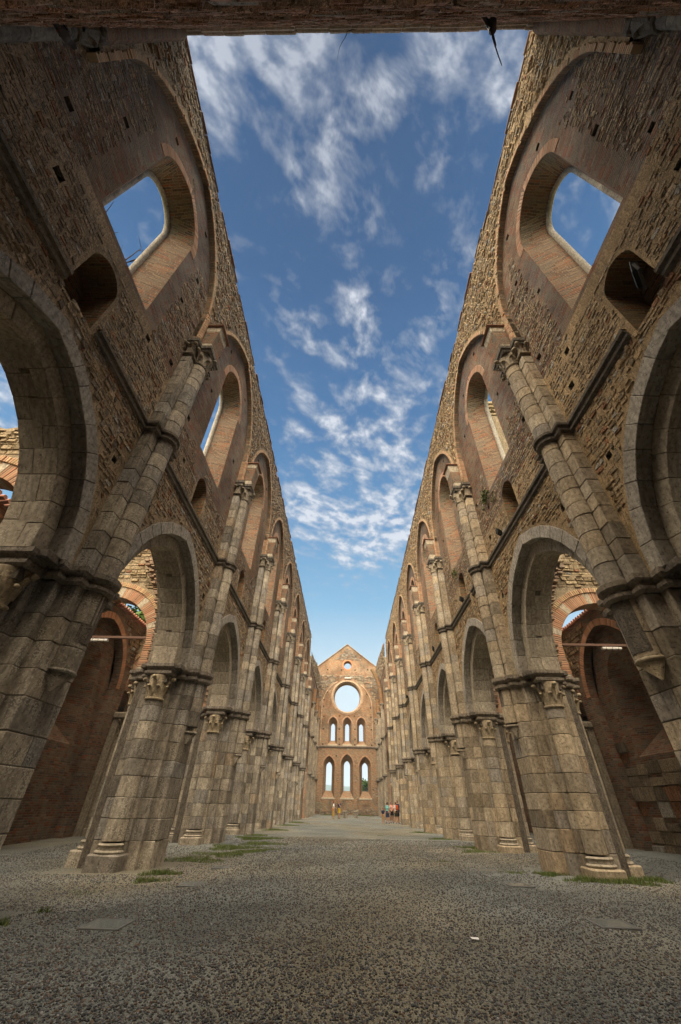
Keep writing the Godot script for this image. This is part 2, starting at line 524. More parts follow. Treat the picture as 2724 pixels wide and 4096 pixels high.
	var big := Image.create_from_data(w, h, false, Image.FORMAT_RGBF, out.to_byte_array())
	return ImageTexture.create_from_image(big)

# ------------------------------------------------------------------ piers
const ORD := ["first", "second", "third", "fourth", "fifth", "sixth", "seventh", "eighth"]

func crocket(mb: MB, c: Vector3, ang: float, h: float, r0: float, out: float, wid: float, ball: float, col: Color) -> void:
	var d := Vector3(cos(ang), 0, sin(ang)); var t := Vector3(-sin(ang), 0, cos(ang))
	var prev := []
	for i in 6:
		var f := i / 5.0
		var p := c + d * (r0 + out * pow(f, 2.3)) + Vector3(0, h * f - 0.12 * h * pow(f, 6.0), 0)
		var w := t * wid * (1.0 - 0.45 * f) * (0.75 + 0.5 * sin(f * 2.6))
		var th := d * 0.03
		var cur := [p - w, p + d * 0.035 , p + w, p - th]
		if i > 0:
			for k in 4:
				var l := (k + 1) % 4
				var mid: Vector3 = (prev[k] + prev[l] + cur[k] + cur[l]) * 0.25
				mb.quad(prev[k], prev[l], cur[l], cur[k], col, mid - (p - d * 0.01))
		prev = cur
	if ball > 0.0:
		blob(mb, c + d * (r0 + out * 1.08) + Vector3(0, h * 0.86, 0), Vector3(ball * 1.15, ball * 0.9, ball * 1.15), col, 0.14)

func capital_round(mb: MB, cx: float, cz: float, y0: float, y1: float, r: float, a0: float, a1: float, col: Color) -> void:
	drum(mb, cx, cz, y0, y0 + 0.07, r + 0.045, a0, a1, 12, 0.025, col)
	drum(mb, cx, cz, y0 + 0.07, y1, r - 0.01, a0, a1, 12, 0.01, col, r + 0.09)
	var h := y1 - y0
	for k in 4:
		var a := lerpf(a0, a1, (k + 0.5) / 4.0)
		crocket(mb, Vector3(cx, y0 + 0.07, cz), a, h * 0.5, r, 0.11, 0.085, 0.045, col)
	for k in 3:
		var a := lerpf(a0, a1, k / 2.0 * 0.94 + 0.03)
		crocket(mb, Vector3(cx, y0 + h * 0.25, cz), a, h * 0.72, r + 0.01, 0.17, 0.075, 0.065, col)

func half_outline() -> PackedVector2Array:
	var o := PackedVector2Array()
	o.append(Vector2(0.6, -0.48)); o.append(Vector2(0.89, -0.48)); o.append(Vector2(0.89, -0.25))
	for i in 9:
		var t := -PI * 0.5 + PI * i / 8.0
		o.append(Vector2(0.92 + 0.25 * cos(t), 0.25 * sin(t)))
	for p in [[0.89, 0.25], [0.89, 0.48], [0.6, 0.48], [0.6, 0.7], [0.33, 0.7], [0.33, 1.12], [-0.33, 1.12], [-0.33, 0.7], [-0.6, 0.7], [-0.6, 0.46], [-0.9, 0.46], [-0.9, 0.3], [-1.17, 0.3], [-1.17, -0.3], [-0.9, -0.3], [-0.9, -0.46], [-0.6, -0.46], [-0.6, -0.7], [-0.33, -0.7], [-0.33, -1.12], [0.33, -1.12], [0.33, -0.7], [0.6, -0.7]]:
		o.append(Vector2(p[0], p[1]))
	return o

func make_pier(side: float, k: int, label: String) -> void:
	var fine := k < 4
	var zk: float = ZK[k]
	var root := thing("stone_pier", label, "pier", Vector3(side * PIER_X, 0, zk), 0.0 if side < 0.0 else PI, "clustered piers of the nave arcades")
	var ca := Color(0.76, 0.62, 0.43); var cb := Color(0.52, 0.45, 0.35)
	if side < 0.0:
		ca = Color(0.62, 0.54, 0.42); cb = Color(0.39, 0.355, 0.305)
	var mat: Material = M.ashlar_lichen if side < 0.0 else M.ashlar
	var bulk := MB.new()
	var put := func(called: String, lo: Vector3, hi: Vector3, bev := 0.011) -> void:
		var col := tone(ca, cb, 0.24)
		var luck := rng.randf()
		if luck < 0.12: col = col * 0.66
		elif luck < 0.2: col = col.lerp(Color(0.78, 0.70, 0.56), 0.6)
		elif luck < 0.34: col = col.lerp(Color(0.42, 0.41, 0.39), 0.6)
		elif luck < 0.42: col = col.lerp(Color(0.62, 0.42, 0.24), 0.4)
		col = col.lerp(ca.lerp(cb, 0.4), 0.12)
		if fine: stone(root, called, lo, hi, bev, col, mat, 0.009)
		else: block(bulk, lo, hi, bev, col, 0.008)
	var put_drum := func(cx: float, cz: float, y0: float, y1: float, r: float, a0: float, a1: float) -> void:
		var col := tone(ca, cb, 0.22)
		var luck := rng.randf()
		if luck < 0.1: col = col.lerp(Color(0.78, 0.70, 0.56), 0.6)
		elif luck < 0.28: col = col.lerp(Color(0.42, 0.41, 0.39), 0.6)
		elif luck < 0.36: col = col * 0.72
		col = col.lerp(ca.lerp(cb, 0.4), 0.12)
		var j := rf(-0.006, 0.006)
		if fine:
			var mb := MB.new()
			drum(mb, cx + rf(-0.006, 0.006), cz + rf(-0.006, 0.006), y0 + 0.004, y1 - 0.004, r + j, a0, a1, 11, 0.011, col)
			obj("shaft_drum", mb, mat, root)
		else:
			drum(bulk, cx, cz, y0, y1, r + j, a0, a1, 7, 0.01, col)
	# core that shows as the joints
	var core := MB.new()
	var dark := Color(0.27, 0.235, 0.19)
	block(core, Vector3(-0.585, -0.3, -0.615), Vector3(0.585, 4.5, 0.615), 0.005, dark)
	block(core, Vector3(-0.315, -0.3, -0.795), Vector3(0.315, 4.5, 0.795), 0.005, dark)
	block(core, Vector3(-0.885, -0.3, -0.445), Vector3(0.875, 4.5, 0.445), 0.005, dark)
	block(core, Vector3(-0.3, 4.0, -1.1), Vector3(0.3, 4.5, 1.1), 0.005, dark)
	block(core, Vector3(-1.14, 4.0, -0.27), Vector3(0, 4.5, 0.27), 0.005, dark)
	drum(core, 0.92, 0, 3.3, 11.8, 0.235, -PI * 0.5, PI * 0.5, 8, 0.005, dark)
	block(core, Vector3(0.5, 4.4, -0.485), Vector3(0.875, 12.5, 0.485), 0.005, dark)
	obj("mortar_core", core, M.mortar, root)
	var y := -0.2
	var yc := 2.85 if side < 0.0 else 3.2
	var row := 0
	while y < 4.15:
		var h := rf(0.36, 0.47) if row > 0 else 0.62
		var t := y + h
		if t > 3.9: t = 4.2
		var q := 0.004
		# four corners of the core
		for sx in [-1.0, 1.0]:
			for sz in [-1.0, 1.0]:
				var lo := Vector3(0.3, y + q, 0.3); var hi := Vector3(0.6, t - q, 0.63)
				put.call("ashlar_block", Vector3(minf(lo.x * sx, hi.x * sx), lo.y, minf(lo.z * sz, hi.z * sz)), Vector3(maxf(lo.x * sx, hi.x * sx), hi.y, maxf(lo.z * sz, hi.z * sz)))
		# arms towards west and east
		for sz in [-1.0, 1.0]:
			var cut := rf(-0.05, 0.05) if row % 2 == 0 else 0.33
			var z0 := 0.45; var z1 := 0.81
			var a := Vector2(minf(z0 * sz, z1 * sz), maxf(z0 * sz, z1 * sz))
			if cut < 0.3:
				put.call("ashlar_block", Vector3(-0.33, y + q, a.x), Vector3(cut - q, t - q, a.y))
				put.call("ashlar_block", Vector3(cut + q, y + q, a.x), Vector3(0.33, t - q, a.y))
			else:
				put.call("ashlar_block", Vector3(-0.33, y + q, a.x), Vector3(0.33, t - q, a.y))
		# pilaster towards the nave and towards the aisle
		var sp := rf(-0.16, 0.16)
		if row % 2 == 0:
			put.call("ashlar_block", Vector3(0.5, y + q, -0.46), Vector3(0.89, t - q, sp - q))
			put.call("ashlar_block", Vector3(0.5, y + q, sp + q), Vector3(0.89, t - q, 0.46))
		else:
			put.call("ashlar_block", Vector3(0.5, y + q, -0.46), Vector3(0.89, t - q, 0.46))
		put.call("ashlar_block", Vector3(-0.9, y + q, -0.43), Vector3(-0.5, t - q, 0.43))
		# half columns
		var top := minf(t, 3.55)
		if top - y > 0.1 and row > 0:
			put_drum.call(0.0, 0.87, y, top, 0.245, -0.25, PI + 0.25)
			put_drum.call(0.0, -0.87, y, top, 0.245, PI - 0.25, TAU + 0.25)
			put_drum.call(-0.9, 0.0, y, top, 0.24, PI * 0.5, PI * 1.5)
		if t > yc + 0.15:
			put_drum.call(0.9, 0.0, maxf(y, yc), t, 0.25, -PI * 0.5, PI * 0.5)
		y = t
		row += 1
	# bases
	for b in [[0.0, 0.88, 0.0, PI], [0.0, -0.88, PI, TAU], [-0.9, 0.0, PI * 0.5, PI * 1.5]]:
		var mb := MB.new()
		var c := Vector2(b[0], b[1])
		var wcol := Color(0.62, 0.55, 0.44)
		block(mb, Vector3(c.x - 0.36, -0.3, c.y - 0.36), Vector3(c.x + 0.36, 0.2, c.y + 0.36), 0.03, tone(ca, cb), 0.02)
		drum(mb, c.x, c.y, 0.2, 0.27, 0.345, b[2], b[3], 12, 0.03, wcol)
		drum(mb, c.x, c.y, 0.27, 0.33, 0.285, b[2], b[3], 12, 0.01, wcol)
		drum(mb, c.x, c.y, 0.33, 0.39, 0.31, b[2], b[3], 12, 0.028, wcol)
		obj("base_moulding", mb, mat, root)
	# corbel that ends the shaft
	var cm := MB.new()
	var ccol := tone(ca, cb)
	drum(cm, 0.9, 0, yc - 0.04, yc + 0.02, 0.275, -PI * 0.5, PI * 0.5, 12, 0.02, ccol)
	drum(cm, 0.88, 0, yc - 0.30, yc - 0.04, 0.03, -PI * 0.5, PI * 0.5, 12, 0.01, ccol, 0.25)
	obj("corbel", cm, mat, root)
	# capitals under the impost
	for b in [[0.0, 0.88, 0.0, PI], [0.0, -0.88, PI, TAU], [-0.9, 0.0, PI * 0.5, PI * 1.5]]:
		var mb := MB.new()
		capital_round(mb, b[0], b[1], 3.53, 4.2, 0.24, b[2], b[3], Color(0.62, 0.51, 0.35))
		obj("leaf_capital", mb, mat, root)
	var im := MB.new()
	var line := half_outline()
	var prof := [Vector2(0.0, 4.19), Vector2(0.035, 4.2), Vector2(0.07, 4.24), Vector2(0.075, 4.3), Vector2(0.03, 4.32), Vector2(0.035, 4.36), Vector2(0.09, 4.4), Vector2(0.115, 4.43), Vector2(0.115, 4.52), Vector2(0.0, 4.55)]
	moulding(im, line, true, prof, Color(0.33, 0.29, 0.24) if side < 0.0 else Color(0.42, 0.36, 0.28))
	obj("impost_moulding", im, mat, root)
	var top_fill := MB.new()
	block(top_fill, Vector3(-0.6, 4.4, -1.12), Vector3(0.62, 4.53, 1.12), 0.01, dark)
	block(top_fill, Vector3(0.6, 4.4, -0.47), Vector3(0.89, 4.53, 0.47), 0.01, dark)
	drum(top_fill, 0.92, 0, 4.4, 4.53, 0.25, -PI * 0.5, PI * 0.5, 8, 0.01, dark)
	block(top_fill, Vector3(-1.17, 4.4, -0.3), Vector3(-0.6, 4.53, 0.3), 0.01, dark)
	obj("impost_bed", top_fill, M.mortar, root)
	# upper shaft with its pilaster
	for seg in [[4.55, 8.36], [8.62, 11.8]]:
		y = seg[0]
		while y < seg[1] - 0.02:
			var t := minf(y + rf(0.34, 0.48), seg[1])
			if seg[1] - t < 0.2: t = seg[1]
			put_drum.call(0.92, 0.0, y, t, 0.25, -PI * 0.5, PI * 0.5)
			put.call("pilaster_block", Vector3(0.5, y + 0.003, -0.5), Vector3(0.89, t - 0.003, 0.5))
			y = t
	# string course round the shaft
	var sm := MB.new()
	var sl := PackedVector2Array([Vector2(0.6, -0.5), Vector2(0.89, -0.5), Vector2(0.89, -0.25)])
	for i in 9:
		var t := -PI * 0.5 + PI * i / 8.0
		sl.append(Vector2(0.92 + 0.25 * cos(t), 0.25 * sin(t)))
	for p in [[0.89, 0.25], [0.89, 0.5], [0.6, 0.5]]: sl.append(Vector2(p[0], p[1]))
	moulding(sm, sl, false, string_profile(), Color(0.27, 0.235, 0.19))
	obj("string_course", sm, mat, root)
	if not fine: stuff(obj("stone_courses", bulk, mat, root))
	# upper capital
	var um := MB.new()
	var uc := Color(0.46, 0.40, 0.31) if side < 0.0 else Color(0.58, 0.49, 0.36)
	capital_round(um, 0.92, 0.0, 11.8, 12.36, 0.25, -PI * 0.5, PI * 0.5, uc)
	block(um, Vector3(0.5, 11.9, -0.56), Vector3(0.93, 11.96, 0.56), 0.015, uc)
	block(um, Vector3(0.5, 11.96, -0.5), Vector3(0.88, 12.4, 0.5), 0.02, uc)
	for sz in [-1.0, 1.0]:
		for q in [[0.86, 0.5, 0.8, 0.75], [0.72, 0.5, PI * 0.5, 0.55], [0.86, 0.38, 0.3, 0.6]]:
			crocket(um, Vector3(q[0] - 0.03, 11.97 + (0.72 - q[3]) * 0.2, q[1] * sz), q[2] * sz, q[3] * 0.55, 0.0, 0.14, 0.07, 0.06, uc)
	obj("leaf_capital", um, mat, root)
	var ab := MB.new()
	var al := PackedVector2Array([Vector2(0.6, -0.56), Vector2(0.91, -0.56), Vector2(0.91, -0.31), Vector2(1.22, -0.31), Vector2(1.22, 0.31), Vector2(0.91, 0.31), Vector2(0.91, 0.56), Vector2(0.6, 0.56)])
	var ac := Color(0.27, 0.24, 0.2)
	moulding(ab, al, false, [Vector2(-0.1, 12.36), Vector2(0.02, 12.36), Vector2(0.04, 12.42), Vector2(0.04, 12.46), Vector2(0.08, 12.48), Vector2(0.09, 12.6), Vector2(0.0, 12.62)], ac)
	block(ab, Vector3(0.5, 12.37, -0.56), Vector3(0.91, 12.61, 0.56), 0.01, ac)
	block(ab, Vector3(0.6, 12.37, -0.31), Vector3(1.22, 12.61, 0.31), 0.01, ac)
	obj("abacus", ab, mat, root)
	# springing of the lost vault rib: stone, brick, stone, and a tile to shed the rain
	var f0 := 1.2; var lean := 0.12
	var levels := [[12.62, 12.62 + rf(0.2, 0.34), "stone"], [0, 13.62 + rf(-0.1, 0.1), "brick"], [0, 13.96, "stone"]]
	var yy := 12.62
	for lv in levels:
		var mb := MB.new()
		var u0 := f0 + lean * pow((yy - 12.62) / 1.34, 1.5); var u1: float = f0 + lean * pow((lv[1] - 12.62) / 1.34, 1.5)
		var p := []
		for i in 8:
			var ft := 1.0 if i & 2 else 0.0
			p.append(Vector3((lerpf(u0, u1, ft) if i & 1 else 0.5), lv[1] if i & 2 else yy, 0.31 if i & 4 else -0.31))
		block8(mb, p, 0.012, Color(0.78, 0.68, 0.52) if lv[2] == "stone" else Color(0.88, 0.92, 0.95))
		obj("rib_springer_" + lv[2], mb, mat if lv[2] == "stone" else M.brick, root)
		yy = lv[1]
	var tm := MB.new()
	block(tm, Vector3(0.6, 13.962, -0.38), Vector3(1.4, 14.0, 0.38), 0.008, Color(0.30, 0.17, 0.12), 0.015)
	obj("cover_tile", tm, M.rough, root)
	var rm := MB.new()
	for sz in [-1.0, 1.0]:
		var hgt := rf(13.6, 14.3)
		var yb := 12.62
		while yb < hgt:
			block(rm, Vector3(0.5, yb, minf(0.33 * sz, 0.5 * sz)), Vector3(0.85 + rf(-0.015, 0.01), yb + 0.062, maxf(0.33 * sz, 0.5 * sz)), 0.006, tone(Color(0.40, 0.23, 0.14), Color(0.38, 0.28, 0.19), 0.2))
			drum(rm, 0.80, 0.44 * sz, yb, yb + 0.062, 0.1 + rf(-0.008, 0.008), -PI * 0.5, PI * 0.5, 6, 0.006, tone(Color(0.40, 0.23, 0.14), Color(0.38, 0.28, 0.19), 0.2))
			yb += 0.072
	obj("wall_rib_stub", rm, M.rough, root)

func string_profile() -> Array:
	return [Vector2(0.0, 8.33), Vector2(0.03, 8.35), Vector2(0.07, 8.38), Vector2(0.08, 8.43), Vector2(0.04, 8.45), Vector2(0.06, 8.5), Vector2(0.11, 8.53), Vector2(0.115, 8.6), Vector2(0.0, 8.63)]

# ------------------------------------------------------------------ rubble
# place(a, b, d): a point of the wall, d in front of its face
func slab(mb: MB, place: Callable, a0: float, a1: float, b0: float, b1: float, d: float, col: Color, jit: float, bev: float, out: Vector3) -> void:
	var j := func() -> float: return rf(-jit, jit)
	var P := [Vector2(a0 + j.call(), b0 + j.call()), Vector2(a1 + j.call(), b0 + j.call()), Vector2(a1 + j.call(), b1 + j.call()), Vector2(a0 + j.call(), b1 + j.call())]
	var c := Vector2((a0 + a1) * 0.5, (b0 + b1) * 0.5)
	var B := []; var F := []
	for p in P:
		B.append(place.call(p.x, p.y, -0.01))
		var q: Vector2 = p + (c - p).sign() * bev
		F.append(place.call(q.x, q.y, d + rf(-0.3, 0.3) * d))
	mb.quad(F[0], F[1], F[2], F[3], col, out)
	for i in 4:
		var k := (i + 1) % 4
		mb.quad(B[i], B[k], F[k], F[i], col, (B[i] + B[k]) * 0.5 - place.call(c.x, c.y, 0.0) + out * 0.2)

func rubble(root: Node, singles: int, called: String, place: Callable, out: Vector3, a0: float, a1: float, b0: float, b1: float, ok: Callable, size: Array, ca: Color, cb: Color, mat: Material, proud := 0.035) -> int:
	var mass := MB.new()
	var made := 0
	var b := b0
	while b < b1 - 0.04:
		var h := rf(size[0], size[1])
		var a := a0 - rf(0.0, 0.2)
		while a < a1:
			var w := rf(size[2], size[3])
			var hh := h * (1.0 if rng.randf() < 0.75 else rf(0.5, 0.9))
			var e := minf(a + w, a1)
			var s := maxf(a, a0)
			if e - s > 0.06 and ok.call(s, b) and ok.call(e, b) and ok.call(s, b + hh) and ok.call(e, b + hh) and ok.call((s + e) * 0.5, b + hh * 0.5):
				var col := tone(ca, cb, 0.28)
				if rng.randf() < 0.08: col = Color(0.5, 0.27, 0.16) * rf(0.7, 1.1)
				if rng.randf() < 0.05: col = Color(0.62, 0.58, 0.5)
				var mb := mass
				if made < singles: mb = MB.new()
				if rng.randf() < 0.95:
					slab(mb, place, s + 0.007, e - 0.007, b + 0.006, b + hh - 0.006, proud * rf(0.2, 1.35), col, 0.02, 0.018, out)
					if made < singles: obj("rubble_stone", mb, mat, root)
					made += 1
			a += w
		b += h
	if mass.v.size(): stuff(obj(called, mass, mat, root))
	return made

# ------------------------------------------------------------------ nave walls
func top_of(side: float, z: float) -> float:
	var base := lerpf(18.66, 19.25, clampf(-z / 45.0, 0.0, 1.0)) if side < 0.0 else 19.0
	if side > 0.0 and z < -4.6: base += 0.28
	return base

func voussoir(mb: MB, place: Callable, zc: float, ys: float, R0: float, R1: float, a: float, t0: float, t1: float, flip: float, d0: float, d1: float, col: Color) -> void:
	var p := []
	for i in 8:
		var R := R1 if i & 2 else R0
		var t := t1 if i & 1 else t0
		p.append(place.call(zc + flip * (a - R * cos(t)), ys + R * sin(t), d1 if i & 4 else d0))
	block8(mb, p, 0.01, col)

func nave_wall(side: float, label: String) -> void:
	var root := thing("nave_wall", label, "wall")
	var out := Vector3(-side, 0, 0)
	var place := func(z: float, y: float, d := 0.0) -> Vector3: return Vector3(side * (WALL_X - d), y, z)
	var back := func(z: float, y: float) -> Vector3: return Vector3(side * BACK_X, y, z)
	var nz := FastNoiseLite.new(); nz.seed = 40 + int(side); nz.frequency = 0.35; nz.fractal_octaves = 3
	var edges := [0.02]
	edges.append_array(ZK)
	var one := Color(1, 1, 1)
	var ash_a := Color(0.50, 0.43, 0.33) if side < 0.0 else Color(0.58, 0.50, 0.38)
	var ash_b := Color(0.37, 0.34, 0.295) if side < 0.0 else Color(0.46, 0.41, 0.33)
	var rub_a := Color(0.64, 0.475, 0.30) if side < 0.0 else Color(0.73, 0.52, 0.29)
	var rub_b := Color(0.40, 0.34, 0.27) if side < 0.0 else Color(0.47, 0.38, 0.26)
	for i in 8:
		var zA: float = edges[i]; var zB: float = edges[i + 1]
		var zc := (zA + zB) * 0.5
		var near := i < 2
		if i == 0: zc = -3.12
		var k := (zA - zB) / 6.45 if i > 0 else 1.0
		# openings
		var arch_r := 3.5 * k; var arch_a := 0.7 * k; var ys := 4.5
		var arcade := pointed(zc, arch_r - arch_a, 4.0, ys, arch_a, 12)
		var win := pointed(zc, 1.08, 10.75, 14.9, 0.3)
		var win_out := pointed(zc, 0.72, 11.5, 15.1, 0.2)
		var upper := func(z: float, y: float) -> Vector3: return Vector3(side * UPPER_BACK, y, z)
		var nic := pointed(zc + 0.05, 0.43, 8.66 if i > 0 else 8.3, 9.62, 0.05, 6)
		var holes := [hole(arcade), hole(win), hole(nic)]
		var logs := []
		if i < 6:
			for spot in [[-2.35, 6.9], [2.3, 7.2], [-2.2, 9.1], [1.6, 9.5], [-1.7, 10.3], [2.2, 10.9], [-2.45, 11.2], [-1.65, 12.9], [1.75, 13.2], [1.9, 15.0], [-1.95, 14.7], [1.2, 16.5], [-1.1, 16.7]]:
				if rng.randf() < 0.12: continue
				var sp := square_hole(zc + spot[0] + rf(-0.2, 0.2), spot[1] + rf(-0.25, 0.25), rf(0.07, 0.105))
				logs.append(sp); holes.append(sp)
		var tint := func(z: float, y: float) -> Color:
			var f: float = 0.78 + 0.5 * nz.get_noise_2d(z, y * 0.8)
			var w := clampf(0.5 + 1.6 * nz.get_noise_2d(z * 0.7 + 90.0, y * 0.35), 0.0, 1.0)
			return Color(f, f * lerpf(0.97, 1.12, w), f * lerpf(0.92, 1.3, w))
		var face := MB.new()
		var split := 9.6 if i > 0 else 10.6
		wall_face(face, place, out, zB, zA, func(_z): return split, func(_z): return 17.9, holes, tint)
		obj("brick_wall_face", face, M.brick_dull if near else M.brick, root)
		var lower := MB.new()
		var rubt := func(z: float, y: float) -> Color:
			var f: float = 0.85 + 0.5 * nz.get_noise_2d(z, y)
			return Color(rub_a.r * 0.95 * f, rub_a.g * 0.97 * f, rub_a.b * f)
		wall_face(lower, place, out, zB, zA, func(_z): return 4.3, func(_z): return split, holes, rubt)
		obj("rubble_bedding", lower, M.mortar, root)
		# putlog holes
		if logs:
			for h in logs:
				var pm := MB.new()
				var o: PackedVector2Array = h.o
				var inn := func(z: float, y: float) -> Vector3: return Vector3(side * (WALL_X + 0.4), y, z)
				reveal(pm, o, o, place, inn, func(_z, _y): return Color(0.3, 0.26, 0.2), true, 1)
				pm.quad(inn.call(o[0].x, o[0].y), inn.call(o[1].x, o[1].y), inn.call(o[2].x, o[2].y), inn.call(o[3].x, o[3].y), Color(0.2, 0.17, 0.13), out)
				obj("putlog_hole", pm, M.mortar, root)
		# window: splayed brick sides, pale stone frame at the outer edge
		var wm := MB.new()
		reveal(wm, win, win_out, place, upper, func(_z, y): return Color(1.12, 1.08, 1.0) if y < 15.0 else Color(0.95, 1.0, 1.02), true, 4)
		var wo := obj("clerestory_window", wm, M.brick, root)
		var fm := MB.new()
		for q in win_out.size() - 1:
			var pa := win_out[q]; var pb := win_out[q + 1]
			var seg := maxi(1, ceili(pa.distance_to(pb) / 0.45))
			for s in seg:
				var A := pa.lerp(pb, float(s) / seg); var B := pa.lerp(pb, float(s + 1) / seg)
				tube(fm, [Vector3(side * (UPPER_BACK - 0.05), A.y, A.x), Vector3(side * (UPPER_BACK - 0.05), B.y, B.x)], [0.085, 0.085], 6, tone(Color(0.78, 0.72, 0.6), Color(0.6, 0.55, 0.46), 0.1))
		obj("window_frame", fm, M.ashlar, wo)
		# brick ring round the window head
		var ring := MB.new()
		var Rw := 1.38; var tm := acos(0.3 / Rw)
		for sgn in [-1.0, 1.0]:
			for q in 22:
				voussoir(ring, place, zc, 14.9, Rw + 0.003, Rw + 0.27, 0.3, tm * q / 22.0 + 0.003, tm * (q + 1) / 22.0 - 0.003, -sgn, -0.15, 0.012 + rf(0, 0.006), tone(Color(0.40, 0.22, 0.14), Color(0.38, 0.27, 0.19), 0.2))
		stuff(obj("brick_arch", ring, M.rough, wo))
		# small passage niche above the string course
		var nm := MB.new()
		var deep := func(z: float, y: float) -> Vector3: return Vector3(side * (WALL_X + 0.75), y, z)
		reveal(nm, nic, nic, place, deep, func(_z, _y): return Color(1.1, 1.0, 0.85), true, 2)
		wall_face(nm, deep, out, nic[0].x, nic[nic.size() - 1].x, func(_z): return nic[0].y, func(z): 
			var s := span_at(nic, clampf(z, nic[0].x + 0.001, nic[nic.size() - 1].x - 0.001))
			return s[1] if s else nic[0].y, [], func(_z, _y): return Color(0.8, 0.75, 0.65), 0.1)
		obj("niche", nm, M.brick, root)
		# arcade arch of two orders; each voussoir a stone
		var am := MB.new()
		var bed := Color(0.3, 0.26, 0.2)
		var Ri := 2.82 * k
		var inner := pointed(zc, Ri - arch_a + 0.015, ys - 0.01, ys, arch_a, 12)
		var far := func(z: float, y: float) -> Vector3: return Vector3(side * (BACK_X - 0.26), y, z)
		var nearp := func(z: float, y: float) -> Vector3: return Vector3(side * (WALL_X + 0.27), y, z)
		reveal(am, inner, inner, nearp, far, func(_z, _y): return bed, false, 1)
		var arch := obj("arcade_arch", am, M.mortar, root)
		var mat: Material = M.ashlar
		var join := MB.new()
		for order in 3:
			var R0: float = [3.17, 2.82, 3.17][order] * k; var R1: float = [3.5, 3.17, 3.5][order] * k
			var dep: Array = [[0.02, -0.27], [-0.26, -0.99], [-0.98, -1.25]][order]
			var tmx := acos(arch_a / R0)
			var cnt: int = 8 if i < 4 else 6
			var layers: int = 2 if order == 1 and near else 1
			for ly in layers:
				for sgn in [-1.0, 1.0]:
					var t := 0.0
					for q in cnt:
						var t1 := tmx * (q + 1.0 + (rf(-0.2, 0.2) if q < cnt - 1 else 0.0)) / cnt
						var d0: float = dep[0]; var d1: float = dep[1]
						if layers == 2:
							var cutd := lerpf(dep[0], dep[1], 0.5 + (0.12 if q % 2 else -0.12))
							if ly == 0: d1 = cutd + 0.003
							else: d0 = cutd - 0.003
						var tt := t1 - 0.0015
						if q == cnt - 1: tt = acos(arch_a / R1)
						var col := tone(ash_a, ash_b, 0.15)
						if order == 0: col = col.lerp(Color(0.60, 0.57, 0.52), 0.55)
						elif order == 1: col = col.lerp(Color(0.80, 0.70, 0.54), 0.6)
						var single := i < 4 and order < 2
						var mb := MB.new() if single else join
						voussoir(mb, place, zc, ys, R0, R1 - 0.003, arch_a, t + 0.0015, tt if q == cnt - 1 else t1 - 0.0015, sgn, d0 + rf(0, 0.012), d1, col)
						if single: obj("voussoir", mb, mat, arch)
						t = t1
		if join.v.size(): stuff(obj("arch_stones", join, mat, arch))
		# string course between the piers
		var sm := MB.new()
		var runs := [[zB + 0.5, zA - 0.5]] if i > 0 else [[zB + 0.5, zc - 0.5], [zc + 0.5, -0.2]]
		if i == 2 and side > 0.0: runs = [[zB + 0.5, zc + 0.9], [zc + 1.25, zA - 0.5]]
		for r in runs:
			var x := r[0] as float
			while x < r[1] - 0.1:
				var e := minf(x + rf(0.8, 1.3), r[1])
				var one_st := MB.new()
				var L := PackedVector2Array([Vector2(side * WALL_X, x + 0.004), Vector2(side * WALL_X, e - 0.004)])
				if side > 0.0: L = PackedVector2Array([L[1], L[0]])
				moulding(one_st, L, false, string_profile(), tone(Color(0.29, 0.25, 0.2), Color(0.22, 0.2, 0.17), 0.12))
				for ez in [x + 0.004, e - 0.004]:
					for pq in 7:
						var pr := string_profile()
						var a: Vector2 = pr[pq]; var b: Vector2 = pr[pq + 1]
						one_st.tri(Vector3(side * WALL_X, 8.48, ez), Vector3(side * (WALL_X - a.x), a.y, ez), Vector3(side * (WALL_X - b.x), b.y, ez), Color(0.25, 0.22, 0.18))
				obj("string_course_stone", one_st, M.ashlar, root)
				x = e
		# rubble: below the string course, above it, and the rough outer skin left by the vault
		var arch_hole := hole(pointed(zc, arch_r - arch_a, 3.9, ys, arch_a, 12))
		var keep_low := func(z: float, y: float) -> bool:
			return absf(z - zB) > 0.49 and (i == 0 or absf(z - zA) > 0.49) and not holds([arch_hole], z, y, 0.02) and not holds(logs, z, y, 0.02)
		rubble(root, [130, 70, 0, 0, 0, 0, 0, 0][i], "rubble_masonry", place, out, zB, zA, 4.5, 8.32, keep_low, [0.08, 0.16, 0.1, 0.25], rub_a, rub_b, M.rubble, 0.022)
		var body := [hole(win), hole(nic)]
		body.append_array(logs)
		var keep_mid := func(z: float, y: float) -> bool:
			if absf(z - zB) < 0.49 or (i > 0 and absf(z - zA) < 0.49): return false
			var lim: float = 10.6 + 1.5 * nz.get_noise_2d(z * 1.3, 7.0 * i) + (1.2 if side > 0.0 else 0.0)
			if i == 0: lim = 16.8 - 1.1 * absf(z - zc) * 0.6 + 1.2 * nz.get_noise_2d(z * 2.0, y)
			if y > lim: return false
			if holds([body[0]], z, y, 0.45 if i == 0 else 0.1): return false
			return not holds(body, z, y, 0.03)
		rubble(root, [90, 0, 0, 0, 0, 0, 0, 0][i], "mixed_masonry", place, out, zB, zA, 8.64, 17.0 if i == 0 else 12.5, keep_mid, [0.06, 0.13, 0.09, 0.24], rub_a.lerp(Color(0.46, 0.37, 0.28), 0.5), rub_b, M.rubble, 0.014)
		# the outer skin with its arched edge
		var hs := 2.8 * k; var fa := 1.17 * k
		var form := pointed(zc, hs, 12.3, 14.0, fa, 14)
		var skin := func(z: float, y: float, d := 0.0) -> Vector3: return Vector3(side * (WALL_X - 0.17 - d), y, z)
		var sk := MB.new()
		var roof := func(z: float) -> float: return top_of(side, z)
		wall_face(sk, skin, out, zB, zA, func(_z): return 12.62, roof, [hole(form)], rubt)
